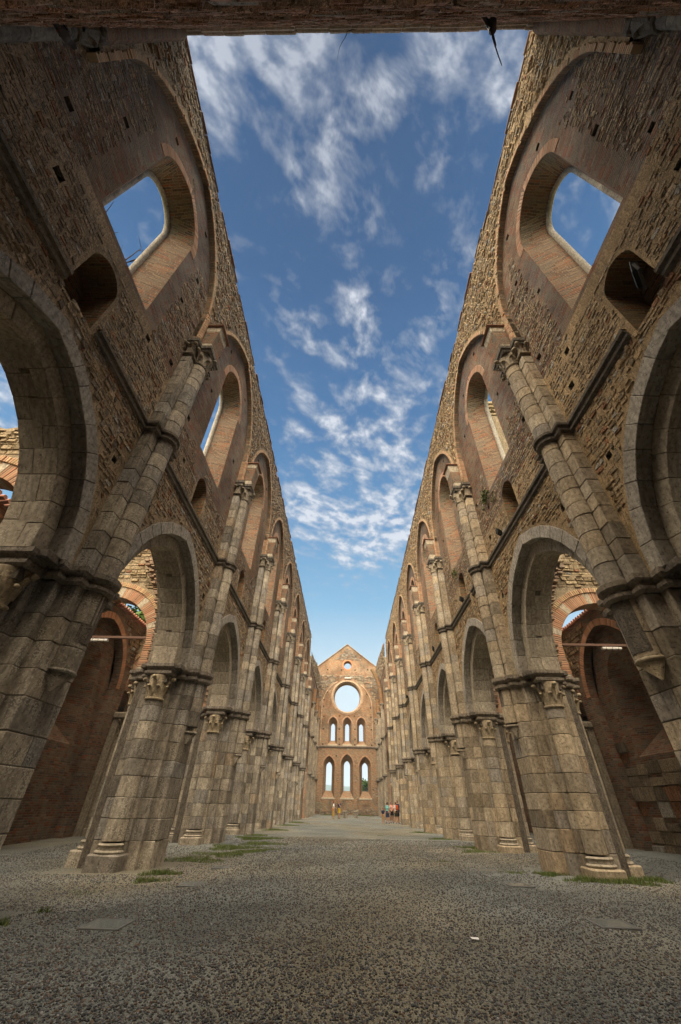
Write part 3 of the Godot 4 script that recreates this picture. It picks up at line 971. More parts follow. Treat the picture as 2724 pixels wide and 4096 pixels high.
		reveal(sk, form, form, skin, place, func(_z, _y): return Color(0.4, 0.31, 0.22), false, 1)
		obj("outer_skin", sk, M.mortar, root)
		var fh := hole(form)
		var keep_skin := func(z: float, y: float) -> bool:
			return not holds([fh], z, y, 0.14) and y < roof.call(z) - 0.05
		rubble(root, [0, 0, 0, 0, 0, 0, 0, 0][i], "rough_masonry", skin, out, zB, zA, 12.65, 20.0, keep_skin, [0.08, 0.16, 0.09, 0.25], rub_a, rub_b, M.rubble, 0.036)
		# header bricks along the arched edge
		var hb := MB.new()
		for q in form.size() - 1:
			var A := form[q]; var B := form[q + 1]
			var cnt := maxi(1, int(A.distance_to(B) / 0.078))
			var n2 := (B - A).normalized()
			var nn := Vector2(n2.y, -n2.x)
			if nn.dot(A - Vector2(zc, 14.0)) < 0.0: nn = -nn
			for s in cnt:
				if rng.randf() < 0.1: continue
				var a := A.lerp(B, (s + 0.06) / cnt); var b := A.lerp(B, (s + 0.94) / cnt)
				var w := 0.13 + rf(-0.03, 0.015)
				var p := []
				for e in 8:
					var c2 := (b if e & 1 else a) + (nn * w if e & 2 else Vector2.ZERO)
					p.append(skin.call(c2.x, c2.y, 0.035 if e & 4 else -0.16))
				block8(hb, p, 0.006, tone(Color(0.46, 0.27, 0.16), Color(0.42, 0.33, 0.22), 0.2))
		stuff(obj("header_brick_edge", hb, M.rough, root))
		# outside face of the wall
		var om := MB.new()
		wall_face(om, back, -out, zB, zA, func(_z): return 4.3, func(_z): return 9.0, [hole(pointed(zc, arch_r - arch_a, 4.0, ys, arch_a, 12))], func(_z, _y): return Color(1.1, 1.0, 0.85), 1.2)
		wall_face(om, upper, -out, zB, zA, func(_z): return 9.0, roof, [hole(win_out)], func(_z, _y): return Color(1.1, 1.0, 0.85), 1.2)
		om.quad(back.call(zB, 9.0), back.call(zA, 9.0), upper.call(zA, 9.4), upper.call(zB, 9.4), Color(0.9, 0.8, 0.65), Vector3.UP)
		var tq := MB.new()
		for q in 6:
			var za := lerpf(zB, zA, q / 6.0); var zb := lerpf(zB, zA, (q + 1) / 6.0)
			tq.quad(Vector3(side * 5.03, roof.call(za), za), Vector3(side * 5.03, roof.call(zb), zb), Vector3(side * UPPER_BACK, roof.call(zb), zb), Vector3(side * UPPER_BACK, roof.call(za), za), Color(0.35, 0.28, 0.2), Vector3.UP)
		obj("outside_face", om, M.brick, root)
		obj("wall_top", tq, M.mortar, root)
	# masonry behind the capital of each pier, closing the bays
	var ends := MB.new()
	for y in [[4.3, top_of(side, -50.0)]]:
		ends.quad(Vector3(side * 5.03, y[0], -50.3), Vector3(side * BACK_X, y[0], -50.3), Vector3(side * BACK_X, y[1], -50.3), Vector3(side * 5.03, y[1], -50.3), Color(0.45, 0.36, 0.25), Vector3(0, 0, -1))
	block(ends, Vector3(minf(side * 5.03, side * BACK_X), -0.3, -50.9), Vector3(maxf(side * 5.03, side * BACK_X), top_of(side, -50.0) - 0.5, -50.3), 0.03, Color(0.45, 0.36, 0.25), 0.02)
	obj("broken_wall_end", ends, M.rubble, root)
	var tiles := MB.new()
	var z := -0.05
	while z > -50.6:
		var w := rf(0.4, 0.62)
		var t := top_of(side, z)
		if rng.randf() < 0.94:
			var x0 := side * (5.03 - rf(0.03, 0.08)); var x1 := side * (UPPER_BACK + 0.08)
			block(tiles, Vector3(minf(x0, x1), t, z - w + 0.01), Vector3(maxf(x0, x1), t + rf(0.03, 0.045), z), 0.006, tone(Color(0.28, 0.17, 0.12), Color(0.22, 0.17, 0.14), 0.2), 0.008)
		z -= w
	stuff(obj("coping_tiles", tiles, M.rough, root))

# ------------------------------------------------------------------ aisles
func aisle_wall(side: float, label: String) -> void:
	var root := thing("aisle_wall", label, "wall")
	var out := Vector3(-side, 0, 0)
	var X := 10.6
	var place := func(z: float, y: float, d := 0.0) -> Vector3: return Vector3(side * (X - d), y, z)
	var mid := func(z: float, y: float) -> Vector3: return Vector3(side * (X + 0.35), y, z)
	var back := func(z: float, y: float) -> Vector3: return Vector3(side * (X + 1.1), y, z)
	var edges := [0.5]
	edges.append_array(ZK)
	var nz := FastNoiseLite.new(); nz.seed = 60 + int(side); nz.frequency = 0.4
	var tint := func(z: float, y: float) -> Color:
		var f: float = 0.85 + 0.5 * nz.get_noise_2d(z, y)
		return Color(f, f, f)
	var coping := MB.new()
	for i in 8:
		var zA: float = edges[i]; var zB: float = edges[i + 1]
		var zc := (zA + zB) * 0.5
		var blind := pointed(zc, 2.1, -0.3, 5.2, 0.3, 12)
		var win := pointed(zc, 0.95, 2.9, 5.4, 0.25, 8)
		var slit := pointed(zc, 0.25, 3.7, 5.0, 0.1, 8)
		var m := MB.new()
		wall_face(m, place, out, zB, zA, func(_z): return -0.3, func(_z): return 8.2, [hole(blind)], tint, 1.0)
		reveal(m, blind, blind, place, mid, tint, false, 1)
		obj("brick_wall_face", m, M.brick_dull, root)
		var m2 := MB.new()
		wall_face(m2, mid, out, blind[0].x, blind[blind.size() - 1].x, func(_z): return -0.3, func(z):
			var s := span_at(blind, z)
			return s[1] if s else -0.3, [hole(win)], tint, 0.7)
		obj("blind_arch", m2, M.brick_dull, root)
		var m3 := MB.new()
		reveal(m3, win, slit, mid, back, tint, true, 2)
		wall_face(m3, back, -out, zB, zA, func(_z): return -0.3, func(_z): return 8.2, [], tint, 2.0) # walled up
		m3.quad(place.call(zB, 8.2), place.call(zA, 8.2), back.call(zA, 8.2), back.call(zB, 8.2), Color(0.6, 0.5, 0.4), Vector3.UP)
		obj("aisle_window", m3, M.brick_dull, root)
		if i < 3 and side > 0.0:
			var mid3 := func(z: float, y: float, d: float) -> Vector3: return Vector3(side * (X + 0.35 - d), y, z)
			var okm := func(z: float, y: float) -> bool: return not holds([hole(win)], z, y, 0.08)
			rubble(root, 90, "ashlar_footing", mid3, out, blind[0].x, blind[blind.size() - 1].x, 0.0, 3.4, okm, [0.34, 0.46, 0.45, 0.95], Color(0.46, 0.37, 0.26), Color(0.38, 0.31, 0.23), M.rubble, 0.07)
		if i < 3:
			var ring := MB.new()
			for sgn in [-1.0, 1.0]:
				var tm := acos(0.3 / 2.4)
				for q in 34:
					voussoir(ring, place, zc, 5.2, 2.4, 2.68, 0.3, tm * q / 34.0 + 0.002, tm * (q + 1) / 34.0 - 0.002, -sgn, -0.2, 0.02 + rf(0, 0.01), tone(Color(0.46, 0.22, 0.13), Color(0.40, 0.24, 0.15), 0.2))
			stuff(obj("brick_arch", ring, M.rough, root))
			var okf := func(z: float, y: float) -> bool: return not holds([hole(pointed(zc, 2.4, 5.0, 5.2, 0.3, 12))], z, y, 0.03) and y < 8.15
			rubble(root, 0, "rubble_masonry", place, out, zB + 0.3, zA - 0.3, 6.2, 8.15, okf, [0.14, 0.24, 0.18, 0.4], Color(0.5, 0.34, 0.2), Color(0.34, 0.24, 0.16), M.rubble, 0.05)
		# respond against the wall, opposite the pier
		var rm := MB.new()
		var col := Color(0.44, 0.38, 0.29)
		block(rm, Vector3(minf(side * X, side * (X - 0.3)), -0.3, zB - 0.4), Vector3(maxf(side * X, side * (X - 0.3)), 4.2, zB + 0.4), 0.02, col)
		var a0 := PI * 0.5 if side > 0.0 else -PI * 0.5
		drum(rm, side * (X - 0.3), zB, -0.2, 0.35, 0.3, a0, a0 + PI, 10, 0.04, col)
		drum(rm, side * (X - 0.3), zB, 0.35, 3.5, 0.21, a0, a0 + PI, 10, 0.02, col)
		var resp := obj("wall_respond", rm, M.ashlar, root)
		var cm := MB.new()
		capital_round(cm, side * (X - 0.3), zB, 3.48, 4.1, 0.21, a0, a0 + PI, Color(0.5, 0.41, 0.29))
		block(cm, Vector3(minf(side * X, side * (X - 0.62)), 4.1, zB - 0.5), Vector3(maxf(side * X, side * (X - 0.62)), 4.35, zB + 0.5), 0.05, col)
		obj("leaf_capital", cm, M.ashlar, resp)
		# sloping tiles on the wall head
		var z := zA
		while z > zB:
			for r in 3:
				var lo := Vector3(minf(side * (X - 0.2 + r * 0.45), side * (X + 0.3 + r * 0.45)), 8.22 + 0.05 * r, z - 0.2)
				var hi := Vector3(maxf(side * (X - 0.2 + r * 0.45), side * (X + 0.3 + r * 0.45)), 8.28 + 0.05 * r, z)
				tube(coping, [Vector3(lo.x, lo.y + rf(0, 0.02), z - 0.1), Vector3(hi.x, hi.y, z - 0.1 + rf(-0.01, 0.01))], [0.085, 0.08], 6, tone(Color(0.40, 0.17, 0.11), Color(0.30, 0.17, 0.13), 0.25))
			z -= 0.21
	stuff(obj("roof_tiles", coping, M.rough, root))

func aisle_arch(side: float, k: int, label: String) -> void:
	var zk: float = ZK[k]
	var root := thing("aisle_arch", label, "arch", Vector3.ZERO, 0.0, "arches across the aisles")
	var place := func(x: float, y: float, d := 0.0) -> Vector3: return Vector3(side * x, y, zk + 0.28 + d)
	var rear := func(x: float, y: float) -> Vector3: return Vector3(side * x, y, zk - 0.28)
	var out := Vector3(0, 0, 1)
	var ys := 5.3
	# brick voussoirs striped with stone; straight feet below
	var lim := 11 + k % 2
	for sgn in [-1.0, 1.0]:
		var t := 0.0
		var q := 0
		while t < PI * 0.5 - 0.01:
			var is_stone := q % lim == lim - 3
			var dt := 0.115 if is_stone else 0.0365
			var t1 := minf(t + dt, PI * 0.5)
			var mb := MB.new()
			voussoir(mb, place, 8.8, ys, 1.8, 2.2 - rf(0, 0.01), 0.0, t + 0.002, t1 - 0.002, sgn, 0.0 + rf(-0.006, 0.006), -0.56, Color(0.74, 0.64, 0.48) if is_stone else tone(Color(0.42, 0.22, 0.13), Color(0.40, 0.28, 0.19), 0.22))
			obj("stone_voussoir" if is_stone else "brick_voussoir", mb, M.ashlar if is_stone else M.rough, root)
			t = t1
			q += 1
		var x0: float = 8.8 + sgn * 1.8; var x1: float = 8.8 + sgn * 2.2
		var y := 4.35
		q = 0
		while y < ys - 0.01:
			var h := 0.3 if q < 1 else 0.073
			var mb := MB.new()
			var t1 := minf(y + h, ys)
			block(mb, Vector3(minf(side * x0, side * x1), y + 0.003, zk - 0.28), Vector3(maxf(side * x0, side * x1), t1 - 0.003, zk + 0.28 + rf(-0.006, 0.006)), 0.008, Color(0.72, 0.63, 0.48) if q < 1 else tone(Color(0.42, 0.22, 0.13), Color(0.40, 0.28, 0.19), 0.22))
			obj("stone_block" if q < 1 else "brick", mb, M.ashlar if q < 1 else M.rough, root)
			y = t1
			q += 1
	var hm := MB.new()
	for sgn in [-1.0, 1.0]:
		for q in 44:
			var t := PI * 0.5 * q / 44.0
			voussoir(hm, place, 8.8, ys, 2.2, 2.38 + rf(-0.02, 0.01), 0.0, t + 0.003, t + PI * 0.5 / 44.0 - 0.003, sgn, 0.05 + rf(-0.01, 0.01), -0.3, tone(Color(0.48, 0.36, 0.2), Color(0.42, 0.25, 0.16), 0.2))
	stuff(obj("label_bricks", hm, M.rough, root))
	# wall above it, broken along the top
	var ring := PackedVector2Array()
	for i in 25:
		var t := PI - PI * i / 24.0
		ring.append(Vector2(8.8 + 2.19 * cos(t), ys + 2.19 * sin(t)))
	var under := func(x: float) -> float:
		var d := absf(x - 8.8)
		return 4.4 if d > 2.19 else ys + sqrt(2.19 * 2.19 - d * d)
	var nz := FastNoiseLite.new(); nz.seed = 70 + k; nz.frequency = 1.2
	var head := func(x: float) -> float: return (8.7 if k == 0 else lerpf(10.6, 8.8, clampf((x - 6.45) / 4.2, 0.0, 1.0))) + (0.12 if k == 0 else 0.5) * nz.get_noise_2d(x * 2.0, side * 9.0)
	var m := MB.new()
	var col := func(_x, _y): return Color(0.55, 0.44, 0.29)
	wall_face(m, place, out, 6.45, 10.6, under, head, [], col, 0.15)
	wall_face(m, rear, -out, 6.45, 10.6, under, head, [], col, 0.15)
	for i in 28:
		var a := lerpf(6.45, 10.6, i / 28.0); var b := lerpf(6.45, 10.6, (i + 1) / 28.0)
		m.quad(place.call(a, head.call(a)), place.call(b, head.call(b)), rear.call(b, head.call(b)), rear.call(a, head.call(a)), Color(0.5, 0.4, 0.26), Vector3.UP)
	obj("rubble_bedding", m, M.mortar, root)
	var ok := func(x: float, y: float) -> bool:
		var d := Vector2(x - 8.8, y - ys).length()
		return (d > 2.41 or (y < ys and absf(x - 8.8) > 2.22)) and y < head.call(x) and x > 6.5
	rubble(root, 60 if k == 1 else 0, "rubble_masonry", place, out, 6.45, 10.6, 4.5, 11.2, ok, [0.08, 0.2, 0.16, 0.42], Color(0.66, 0.52, 0.32), Color(0.5, 0.38, 0.23), M.rubble, 0.05)
	# stump of the fallen vault: courses of brick on edge leaning out from the pier
	var vm := MB.new()
	for q in 46:
		var f := q / 45.0
		var x := 6.5 + 1.1 * pow(f, 2.2); var y := 4.9 + 3.5 * f
		var zz := zk + 0.32 + 0.5 * pow(f, 1.6)
		for w in 3:
			var lo := Vector3(side * x + (w - 1.0) * 0.16 + rf(-0.04, 0.04), y, zk + 0.28)
			block(vm, lo - Vector3(0.09, 0, 0), lo + Vector3(0.09, 0.06, maxf(0.06, zz - zk - 0.28 + rf(-0.22, 0.08))), 0.008, tone(Color(0.30, 0.21, 0.14), Color(0.22, 0.17, 0.13), 0.25), 0.02)
	stuff(obj("vault_stump", vm, M.rough, root))

func tie_rod(side: float, k: int, label: String, with_lamp: bool) -> void:
	var z: float = ZK[k] + 0.06
	var m := MB.new()
	block(m, Vector3(minf(side * 7.0, side * 10.6), 5.63, z - 0.035), Vector3(maxf(side * 7.0, side * 10.6), 5.71, z + 0.035), 0.008, Color(0.16, 0.1, 0.075))
	var o := obj("tie_beam", m, M.rough, self)
	tag(o, label, "tie beam", "iron tie beams across the aisle arches")
	if with_lamp:
		var l := MB.new()
		var x := side * 8.75
		block(l, Vector3(x - 0.32, 5.53, z - 0.06), Vector3(x + 0.32, 5.6, z + 0.06), 0.012, Color(0.75, 0.74, 0.7))
		for dx in [-0.2, 0.0, 0.2]:
			block(l, Vector3(x + dx - 0.008, 5.5, z - 0.063), Vector3(x + dx + 0.008, 5.635, z + 0.063), 0.002, Color(0.2, 0.18, 0.16))
		var t := obj("strip_lamp", l, M.smooth, self)
		tag(t, "white strip lamp clipped under the tie beam in the %s aisle" % ("left" if side < 0.0 else "right"), "lamp")

# ------------------------------------------------------------------ choir and east wall
func choir_wall(side: float, label: String) -> void:
	var root := thing("choir_wall", label, "wall")
	var out := Vector3(-side, 0, 0)
	var place := func(z: float, y: float, d := 0.0) -> Vector3: return Vector3(side * (5.0 - d), y, z)
	var back := func(z: float, y: float) -> Vector3: return Vector3(side * 6.3, y, z)
	var nz := FastNoiseLite.new(); nz.seed = 80 + int(side); nz.frequency = 0.9
	var roof := func(z: float) -> float:
		var b := lerpf(17.7, 19.6, clampf((-52.0 - z) / 13.0, 0.0, 1.0)) if side < 0.0 else lerpf(19.4, 20.6, clampf((-52.0 - z) / 13.0, 0.0, 1.0))
		return b + 0.5 * nz.get_noise_2d(floorf(z * 2.0) * 0.5, 3.0)
	var tint := func(z: float, y: float) -> Color:
		var f: float = 0.85 + 0.35 * nz.get_noise_2d(z * 0.6, y * 0.6)
		return Color(f, f, f)
	for b in [[-58.0, -52.4], [-64.0, -58.0], [-70.0, -64.0]]:
		var zc: float = (b[0] + b[1]) * 0.5
		var win := pointed(zc, 0.95, 10.9, 14.8, 0.3)
		var win_out := pointed(zc, 0.45, 11.7, 14.2, 0.2)
		var low := pointed(zc, 1.9, -0.3, 4.5, 0.6)
		var m := MB.new()
		wall_face(m, place, out, b[0], b[1], func(_z): return -0.3, roof, [hole(win), hole(low)] if b[0] > -69.0 else [hole(win)], tint, 0.7)
		reveal(m, win, win_out, place, back, tint, true, 2)
		if b[0] > -69.0: reveal(m, low, low, place, back, tint, false, 2)
		wall_face(m, back, -out, b[0], b[1], func(_z): return -0.3, roof, [hole(win_out), hole(low)] if b[0] > -69.0 else [hole(win_out)], tint, 2.0)
		obj("brick_wall_face", m, M.brick, root)
		var ok := func(z: float, y: float) -> bool: return not holds([hole(win), hole(low)], z, y, 0.1) and y < roof.call(z) - 0.1
		rubble(root, 0, "rubble_masonry", place, out, b[0], b[1], 16.3, 20.6, ok, [0.16, 0.28, 0.2, 0.5], Color(0.56, 0.44, 0.29), Color(0.4, 0.33, 0.24), M.rubble, 0.09)
	var e := MB.new()
	block(e, Vector3(minf(side * 5.0, side * 6.3), -0.3, -52.41), Vector3(maxf(side * 5.0, side * 6.3), 17.2, -52.1), 0.04, Color(0.5, 0.42, 0.3), 0.02)
	obj("broken_wall_end", e, M.rubble, root)
	var sm := MB.new()
	var L := PackedVector2Array([Vector2(side * 5.0, -70.0), Vector2(side * 5.0, -52.4)])
	if side > 0.0: L.reverse()
	moulding(sm, L, false, string_profile(), Color(0.27, 0.24, 0.2))
	obj("string_course", sm, M.ashlar, root)
	for z in [-57.9, -64.0, -69.4]:
		var ca := Color(0.58, 0.49, 0.36); var cb := Color(0.42, 0.37, 0.3)
		var a0 := PI * 0.5 if side > 0.0 else -PI * 0.5
		var x := side * 4.82
		var y := -0.2
		var sh := MB.new()
		while y < 11.8:
			var t := minf(y + rf(0.36, 0.5), 11.8)
			drum(sh, x, z, y, t - 0.004, 0.24 + rf(-0.006, 0.006), a0, a0 + PI, 7, 0.01, tone(ca, cb))
			block(sh, Vector3(minf(side * 4.8, side * 5.1), y, z - 0.5), Vector3(maxf(side * 4.8, side * 5.1), t - 0.005, z + 0.5), 0.012, tone(ca, cb), 0.005)
			y = t
		var shaft := stuff(obj("wall_shaft", sh, M.ashlar, root))
		var cm := MB.new()
		capital_round(cm, x, z, 11.8, 12.4, 0.25, a0, a0 + PI, Color(0.6, 0.5, 0.36))
		block(cm, Vector3(minf(side * 4.45, side * 5.1), 12.4, z - 0.42), Vector3(maxf(side * 4.45, side * 5.1), 12.62, z + 0.42), 0.03, Color(0.32, 0.28, 0.22))
		block(cm, Vector3(minf(side * 4.45, side * 5.1), 4.25, z - 0.6), Vector3(maxf(side * 4.45, side * 5.1), 4.52, z + 0.6), 0.05, Color(0.34, 0.3, 0.24))
		block(cm, Vector3(minf(side * 4.45, side * 5.1), 8.36, z - 0.55), Vector3(maxf(side * 4.45, side * 5.1), 8.62, z + 0.55), 0.05, Color(0.3, 0.26, 0.21))
		obj("leaf_capital", cm, M.ashlar, shaft)
		# foot of the vault ribs
		var pts := []
		var rad := []
		var top := 6 if (side > 0.0 and z > -60.0) else 2
		for i in top + 1:
			var f := i / 6.0
			pts.append(Vector3(side * (4.78 - 1.3 * pow(f, 2.0)), 12.6 + 5.4 * f * (1.0 - 0.15 * f), z + 0.0))
			rad.append(0.32 - 0.06 * f)
		var rm := MB.new()
		tube(rm, pts, rad, 7, Color(0.95, 0.85, 0.68))
		obj("vault_rib", rm, M.brick, root)

func east_wall() -> void:
	var root := thing("east_wall", "brick east end wall with round window above two rows of three pointed windows", "wall")
	var Z0 := -70.0
	var place := func(x: float, y: float, d := 0.0) -> Vector3: return Vector3(x, y, Z0 + d)
	var back := func(x: float, y: float) -> Vector3: return Vector3(x, y, Z0 - 1.3)
	var out := Vector3(0, 0, 1)
	var nz := FastNoiseLite.new(); nz.seed = 99; nz.frequency = 0.3; nz.fractal_octaves = 3
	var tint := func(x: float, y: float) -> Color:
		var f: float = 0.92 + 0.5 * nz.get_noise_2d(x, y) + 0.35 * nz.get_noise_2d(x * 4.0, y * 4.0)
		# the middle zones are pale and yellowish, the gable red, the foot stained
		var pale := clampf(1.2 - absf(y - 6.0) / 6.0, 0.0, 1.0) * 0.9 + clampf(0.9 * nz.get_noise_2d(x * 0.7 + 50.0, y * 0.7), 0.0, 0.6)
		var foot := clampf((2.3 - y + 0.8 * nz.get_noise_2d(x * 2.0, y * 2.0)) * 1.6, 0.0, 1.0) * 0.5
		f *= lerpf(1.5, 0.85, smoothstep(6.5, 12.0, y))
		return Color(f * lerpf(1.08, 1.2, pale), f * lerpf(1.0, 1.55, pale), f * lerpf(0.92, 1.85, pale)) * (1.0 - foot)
	var gable := func(x: float) -> float: return 24.8 - absf(x + 0.1) * 0.755
	var holes := []
	var wins := []
	for w in [[-2.8, 0.44, 6.0, 0.9, 6.1], [0.0, 0.48, 6.15, 0.96, 6.3], [2.8, 0.44, 6.0, 0.9, 6.1]]:
		wins.append([pointed(w[0], w[3], 2.2, w[4], 0.5, 7), pointed(w[0], w[1], 3.05, w[2], 0.3, 7), "lower_window"])
	for x in [-2.35, -0.02, 2.28]:
		wins.append([pointed(x, 0.72, 8.95, 11.9, 0.25, 7), pointed(x, 0.33, 9.6, 11.55, 0.2, 7), "upper_window"])
	wins.append([circle(-0.05, 15.93, 2.42, 24), circle(-0.05, 15.93, 2.14, 24), "round_window"])
	wins.append([circle(-0.02, 21.15, 0.72, 14), circle(-0.02, 21.15, 0.66, 14), "gable_oculus"])
	for w in wins: holes.append(hole(w[0]))
	var logs := []
	for p in [[-1.35, 22.7], [1.4, 22.7], [0.0, 22.4], [-3.6, 20.3], [-1.1, 20.3], [1.3, 20.3], [3.5, 20.4], [-3.5, 16.6], [3.3, 16.4], [-4.0, 15.4], [3.9, 15.6], [-4.0, 14.4], [3.9, 14.3], [-1.25, 13.0], [1.15, 13.0], [-3.9, 12.9], [3.9, 12.9], [-3.9, 11.1], [-1.3, 11.1], [1.25, 11.1], [3.9, 11.1], [-1.3, 9.7], [1.25, 9.7], [4.0, 9.7], [-3.9, 8.95], [-1.25, 8.95], [1.2, 8.95], [3.9, 8.95], [-1.7, 7.4], [3.6, 18.1], [-2.2, 18.5]]:
		logs.append(square_hole(p[0], p[1], 0.1))
	holes.append_array(logs)
	var m := MB.new()
	wall_face(m, place, out, -5.7, 5.55, func(_x): return -0.3, gable, holes, tint, 0.45)
	obj("brick_wall_face", m, M.brick_red, root)
	var okp := func(x: float, y: float) -> bool: return nz.get_noise_2d(x * 1.5 + 20.0, y * 1.5) > 0.12 and not holds(holes, x, y, 0.12) and y < 20.0 and absf(x) < 4.9
	rubble(root, 0, "patched_masonry", place, out, -4.9, 4.9, 1.6, 20.0, okp, [0.07, 0.16, 0.16, 0.4], Color(0.48, 0.38, 0.26), Color(0.38, 0.22, 0.14), M.rubble, 0.02)
	for h in logs:
		var pm := MB.new()
		var inn := func(x: float, y: float) -> Vector3: return Vector3(x, y, Z0 - 0.4)
		reveal(pm, h.o, h.o, place, inn, func(_z, _y): return Color(0.3, 0.2, 0.14), true, 1)
		pm.quad(inn.call(h.o[0].x, h.o[0].y), inn.call(h.o[1].x, h.o[1].y), inn.call(h.o[2].x, h.o[2].y), inn.call(h.o[3].x, h.o[3].y), Color(0.16, 0.12, 0.09), out)
		obj("putlog_hole", pm, M.mortar, root)
	for w in wins:
		var wm := MB.new()
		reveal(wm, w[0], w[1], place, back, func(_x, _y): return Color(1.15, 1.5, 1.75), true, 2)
		var wo := obj(w[2], wm, M.brick_red, root)
		var o: PackedVector2Array = w[0]
		if w[2].ends_with("window") and w[2] != "round_window":
			var lower: bool = w[2] == "lower_window"
			var hw: float = (o[o.size() - 1].x - o[0].x) * 0.5
			var xc: float = (o[o.size() - 1].x + o[0].x) * 0.5
			var sl := MB.new()
			block(sl, Vector3(xc - hw - 0.06, o[0].y - 0.22, Z0 - 0.2), Vector3(xc + hw + 0.06, o[0].y, Z0 + 0.06), 0.03, Color(0.72, 0.64, 0.5), 0.02)
			obj("stone_sill", sl, M.ashlar, wo)
			var rg := MB.new()
			var ys: float = 6.1 if lower else 11.9
			var a: float = 0.5 if lower else 0.25
			if lower and absf(xc) < 0.5: ys = 6.3
			var R := hw + a
			var tm := acos(a / R)
			for sgn in [-1.0, 1.0]:
				for q in 16:
					voussoir(rg, place, xc, ys, R + 0.003, R + 0.19, a, tm * q / 16.0 + 0.003, tm * (q + 1) / 16.0 - 0.003, -sgn, -0.1, 0.02 + rf(0, 0.01), tone(Color(0.42, 0.23, 0.14), Color(0.40, 0.28, 0.19), 0.15))
			stuff(obj("brick_arch", rg, M.rough, wo))
		elif w[2] == "round_window":
			for r in [[2.42, 2.56, 0.10, Color(0.44, 0.33, 0.23)], [2.56, 2.74, 0.04, Color(0.40, 0.28, 0.19)], [2.28, 2.42, -0.18, Color(0.46, 0.36, 0.26)]]:
				var rg := MB.new()
				for q in 64:
					voussoir(rg, place, -0.05, 15.93, r[0], r[1] - 0.003, 0.0, TAU * q / 64.0 + 0.002, TAU * (q + 1) / 64.0 - 0.002, 1.0, -0.3, r[2] + rf(0, 0.01), tone(r[3], r[3] * 0.85, 0.15))
				stuff(obj("brick_ring", rg, M.rough, wo))
			var kb := MB.new()
			block(kb, Vector3(-0.5, 18.78, Z0 - 0.1), Vector3(0.55, 19.05, Z0 + 0.22), 0.06, Color(0.85, 0.8, 0.72), 0.03)
			obj("pale_stone", kb, M.ashlar, root)
		else:
			var rg := MB.new()
			for q in 30:
				voussoir(rg, place, -0.02, 21.15, 0.72, 0.98, 0.0, TAU * q / 30.0 + 0.006, TAU * (q + 1) / 30.0 - 0.006, 1.0, -0.2, 0.03 + rf(0, 0.01), tone(Color(0.55, 0.21, 0.1), Color(0.5, 0.25, 0.14), 0.15))
			stuff(obj("brick_ring", rg, M.rough, wo))
	# string course and the pale ledge under the upper windows
	var sm := MB.new()
	moulding(sm, PackedVector2Array([Vector2(-5.0, Z0), Vector2(5.0, Z0)]), false, [Vector2(0.0, 8.45), Vector2(-0.06, 8.48), Vector2(-0.08, 8.56), Vector2(-0.16, 8.6), Vector2(-0.17, 8.74), Vector2(0.0, 8.8)], Color(0.34, 0.29, 0.23))
	obj("string_course", sm, M.ashlar, root)
	# scar of the lost vault, and the rubble left beyond it
	var form := pointed(-0.1, 4.15, 8.9, 14.2, 0.4, 16)
	var vb := MB.new()
	for q in form.size() - 1:
		var A := form[q]; var B := form[q + 1]
		if A.y < 9.0 and B.y < 9.0: continue
		var cnt := maxi(1, int(A.distance_to(B) / 0.3))
		var n2 := (B - A).normalized()
		for s in cnt:
			var a := A.lerp(B, float(s) / cnt); var b := A.lerp(B, (s + 0.96) / cnt)
			if Vector2(a.x + 0.05, a.y - 15.93).length() < 2.95: continue
			var p := []
			for e in 8:
				var c2 := (b if e & 1 else a) + (Vector2(n2.y, -n2.x) * -0.13 if e & 2 else Vector2.ZERO)
				p.append(place.call(c2.x, c2.y, 0.07 + rf(0, 0.03) if e & 4 else -0.1))
			block8(vb, p, 0.012, tone(Color(0.46, 0.35, 0.24), Color(0.36, 0.26, 0.18), 0.2))
	stuff(obj("vault_scar", vb, M.rough, root))
	var fh := hole(form)
	var ok := func(x: float, y: float) -> bool:
		return not holds([fh], x, y, 0.2) and y < gable.call(x) - 0.2 and Vector2(x + 0.05, y - 15.93).length() > 2.9
	rubble(root, 0, "rough_masonry", place, out, -5.0, 5.0, 14.6, 19.3, ok, [0.14, 0.26, 0.2, 0.5], Color(0.52, 0.42, 0.29), Color(0.36, 0.31, 0.24), M.rubble, 0.09)
	var okt := func(x: float, y: float) -> bool: return y < gable.call(x) - 0.25 and absf(x) < (24.4 - y) * 1.1
	rubble(root, 0, "gable_masonry", place, out, -3.0, 3.0, 22.0, 24.6, okt, [0.14, 0.24, 0.2, 0.45], Color(0.44, 0.37, 0.28), Color(0.3, 0.27, 0.22), M.rubble, 0.05)
	var foot := MB.new()
	var okf := func(x: float, y: float) -> bool: return y < 1.0 + 0.4 * nz.get_noise_2d(x * 3.0, 1.0)
	rubble(root, 0, "foot_masonry", place, out, -5.0, 5.0, 0.0, 1.5, okf, [0.14, 0.24, 0.2, 0.45], Color(0.42, 0.35, 0.26), Color(0.3, 0.26, 0.2), M.rubble, 0.04)
	for sgn in [-1.0, 1.0]:
		for i in 18:
			var xa: float = -0.1 + sgn * i * 0.32; var xb: float = -0.1 + sgn * (i + 1) * 0.32
			var p := []
			for e in 8:
				var x := xb if e & 1 else xa
				p.append(Vector3(x, gable.call(x) + (0.09 + rf(0, 0.02) if e & 2 else 0.0), Z0 + (0.16 if e & 4 else -1.4)))
			block8(foot, p, 0.01, tone(Color(0.42, 0.36, 0.3), Color(0.33, 0.26, 0.2)))
	stuff(obj("gable_coping", foot, M.rough, root))
	var bm := MB.new()
	var bh := []
	for w in wins: bh.append(hole(w[1]))
	wall_face(bm, back, -out, -5.7, 5.55, func(_x): return -0.3, gable, bh, func(_x, _y): return Color(1, 1, 1), 2.0)
	obj("outside_face", bm, M.brick_red, root)

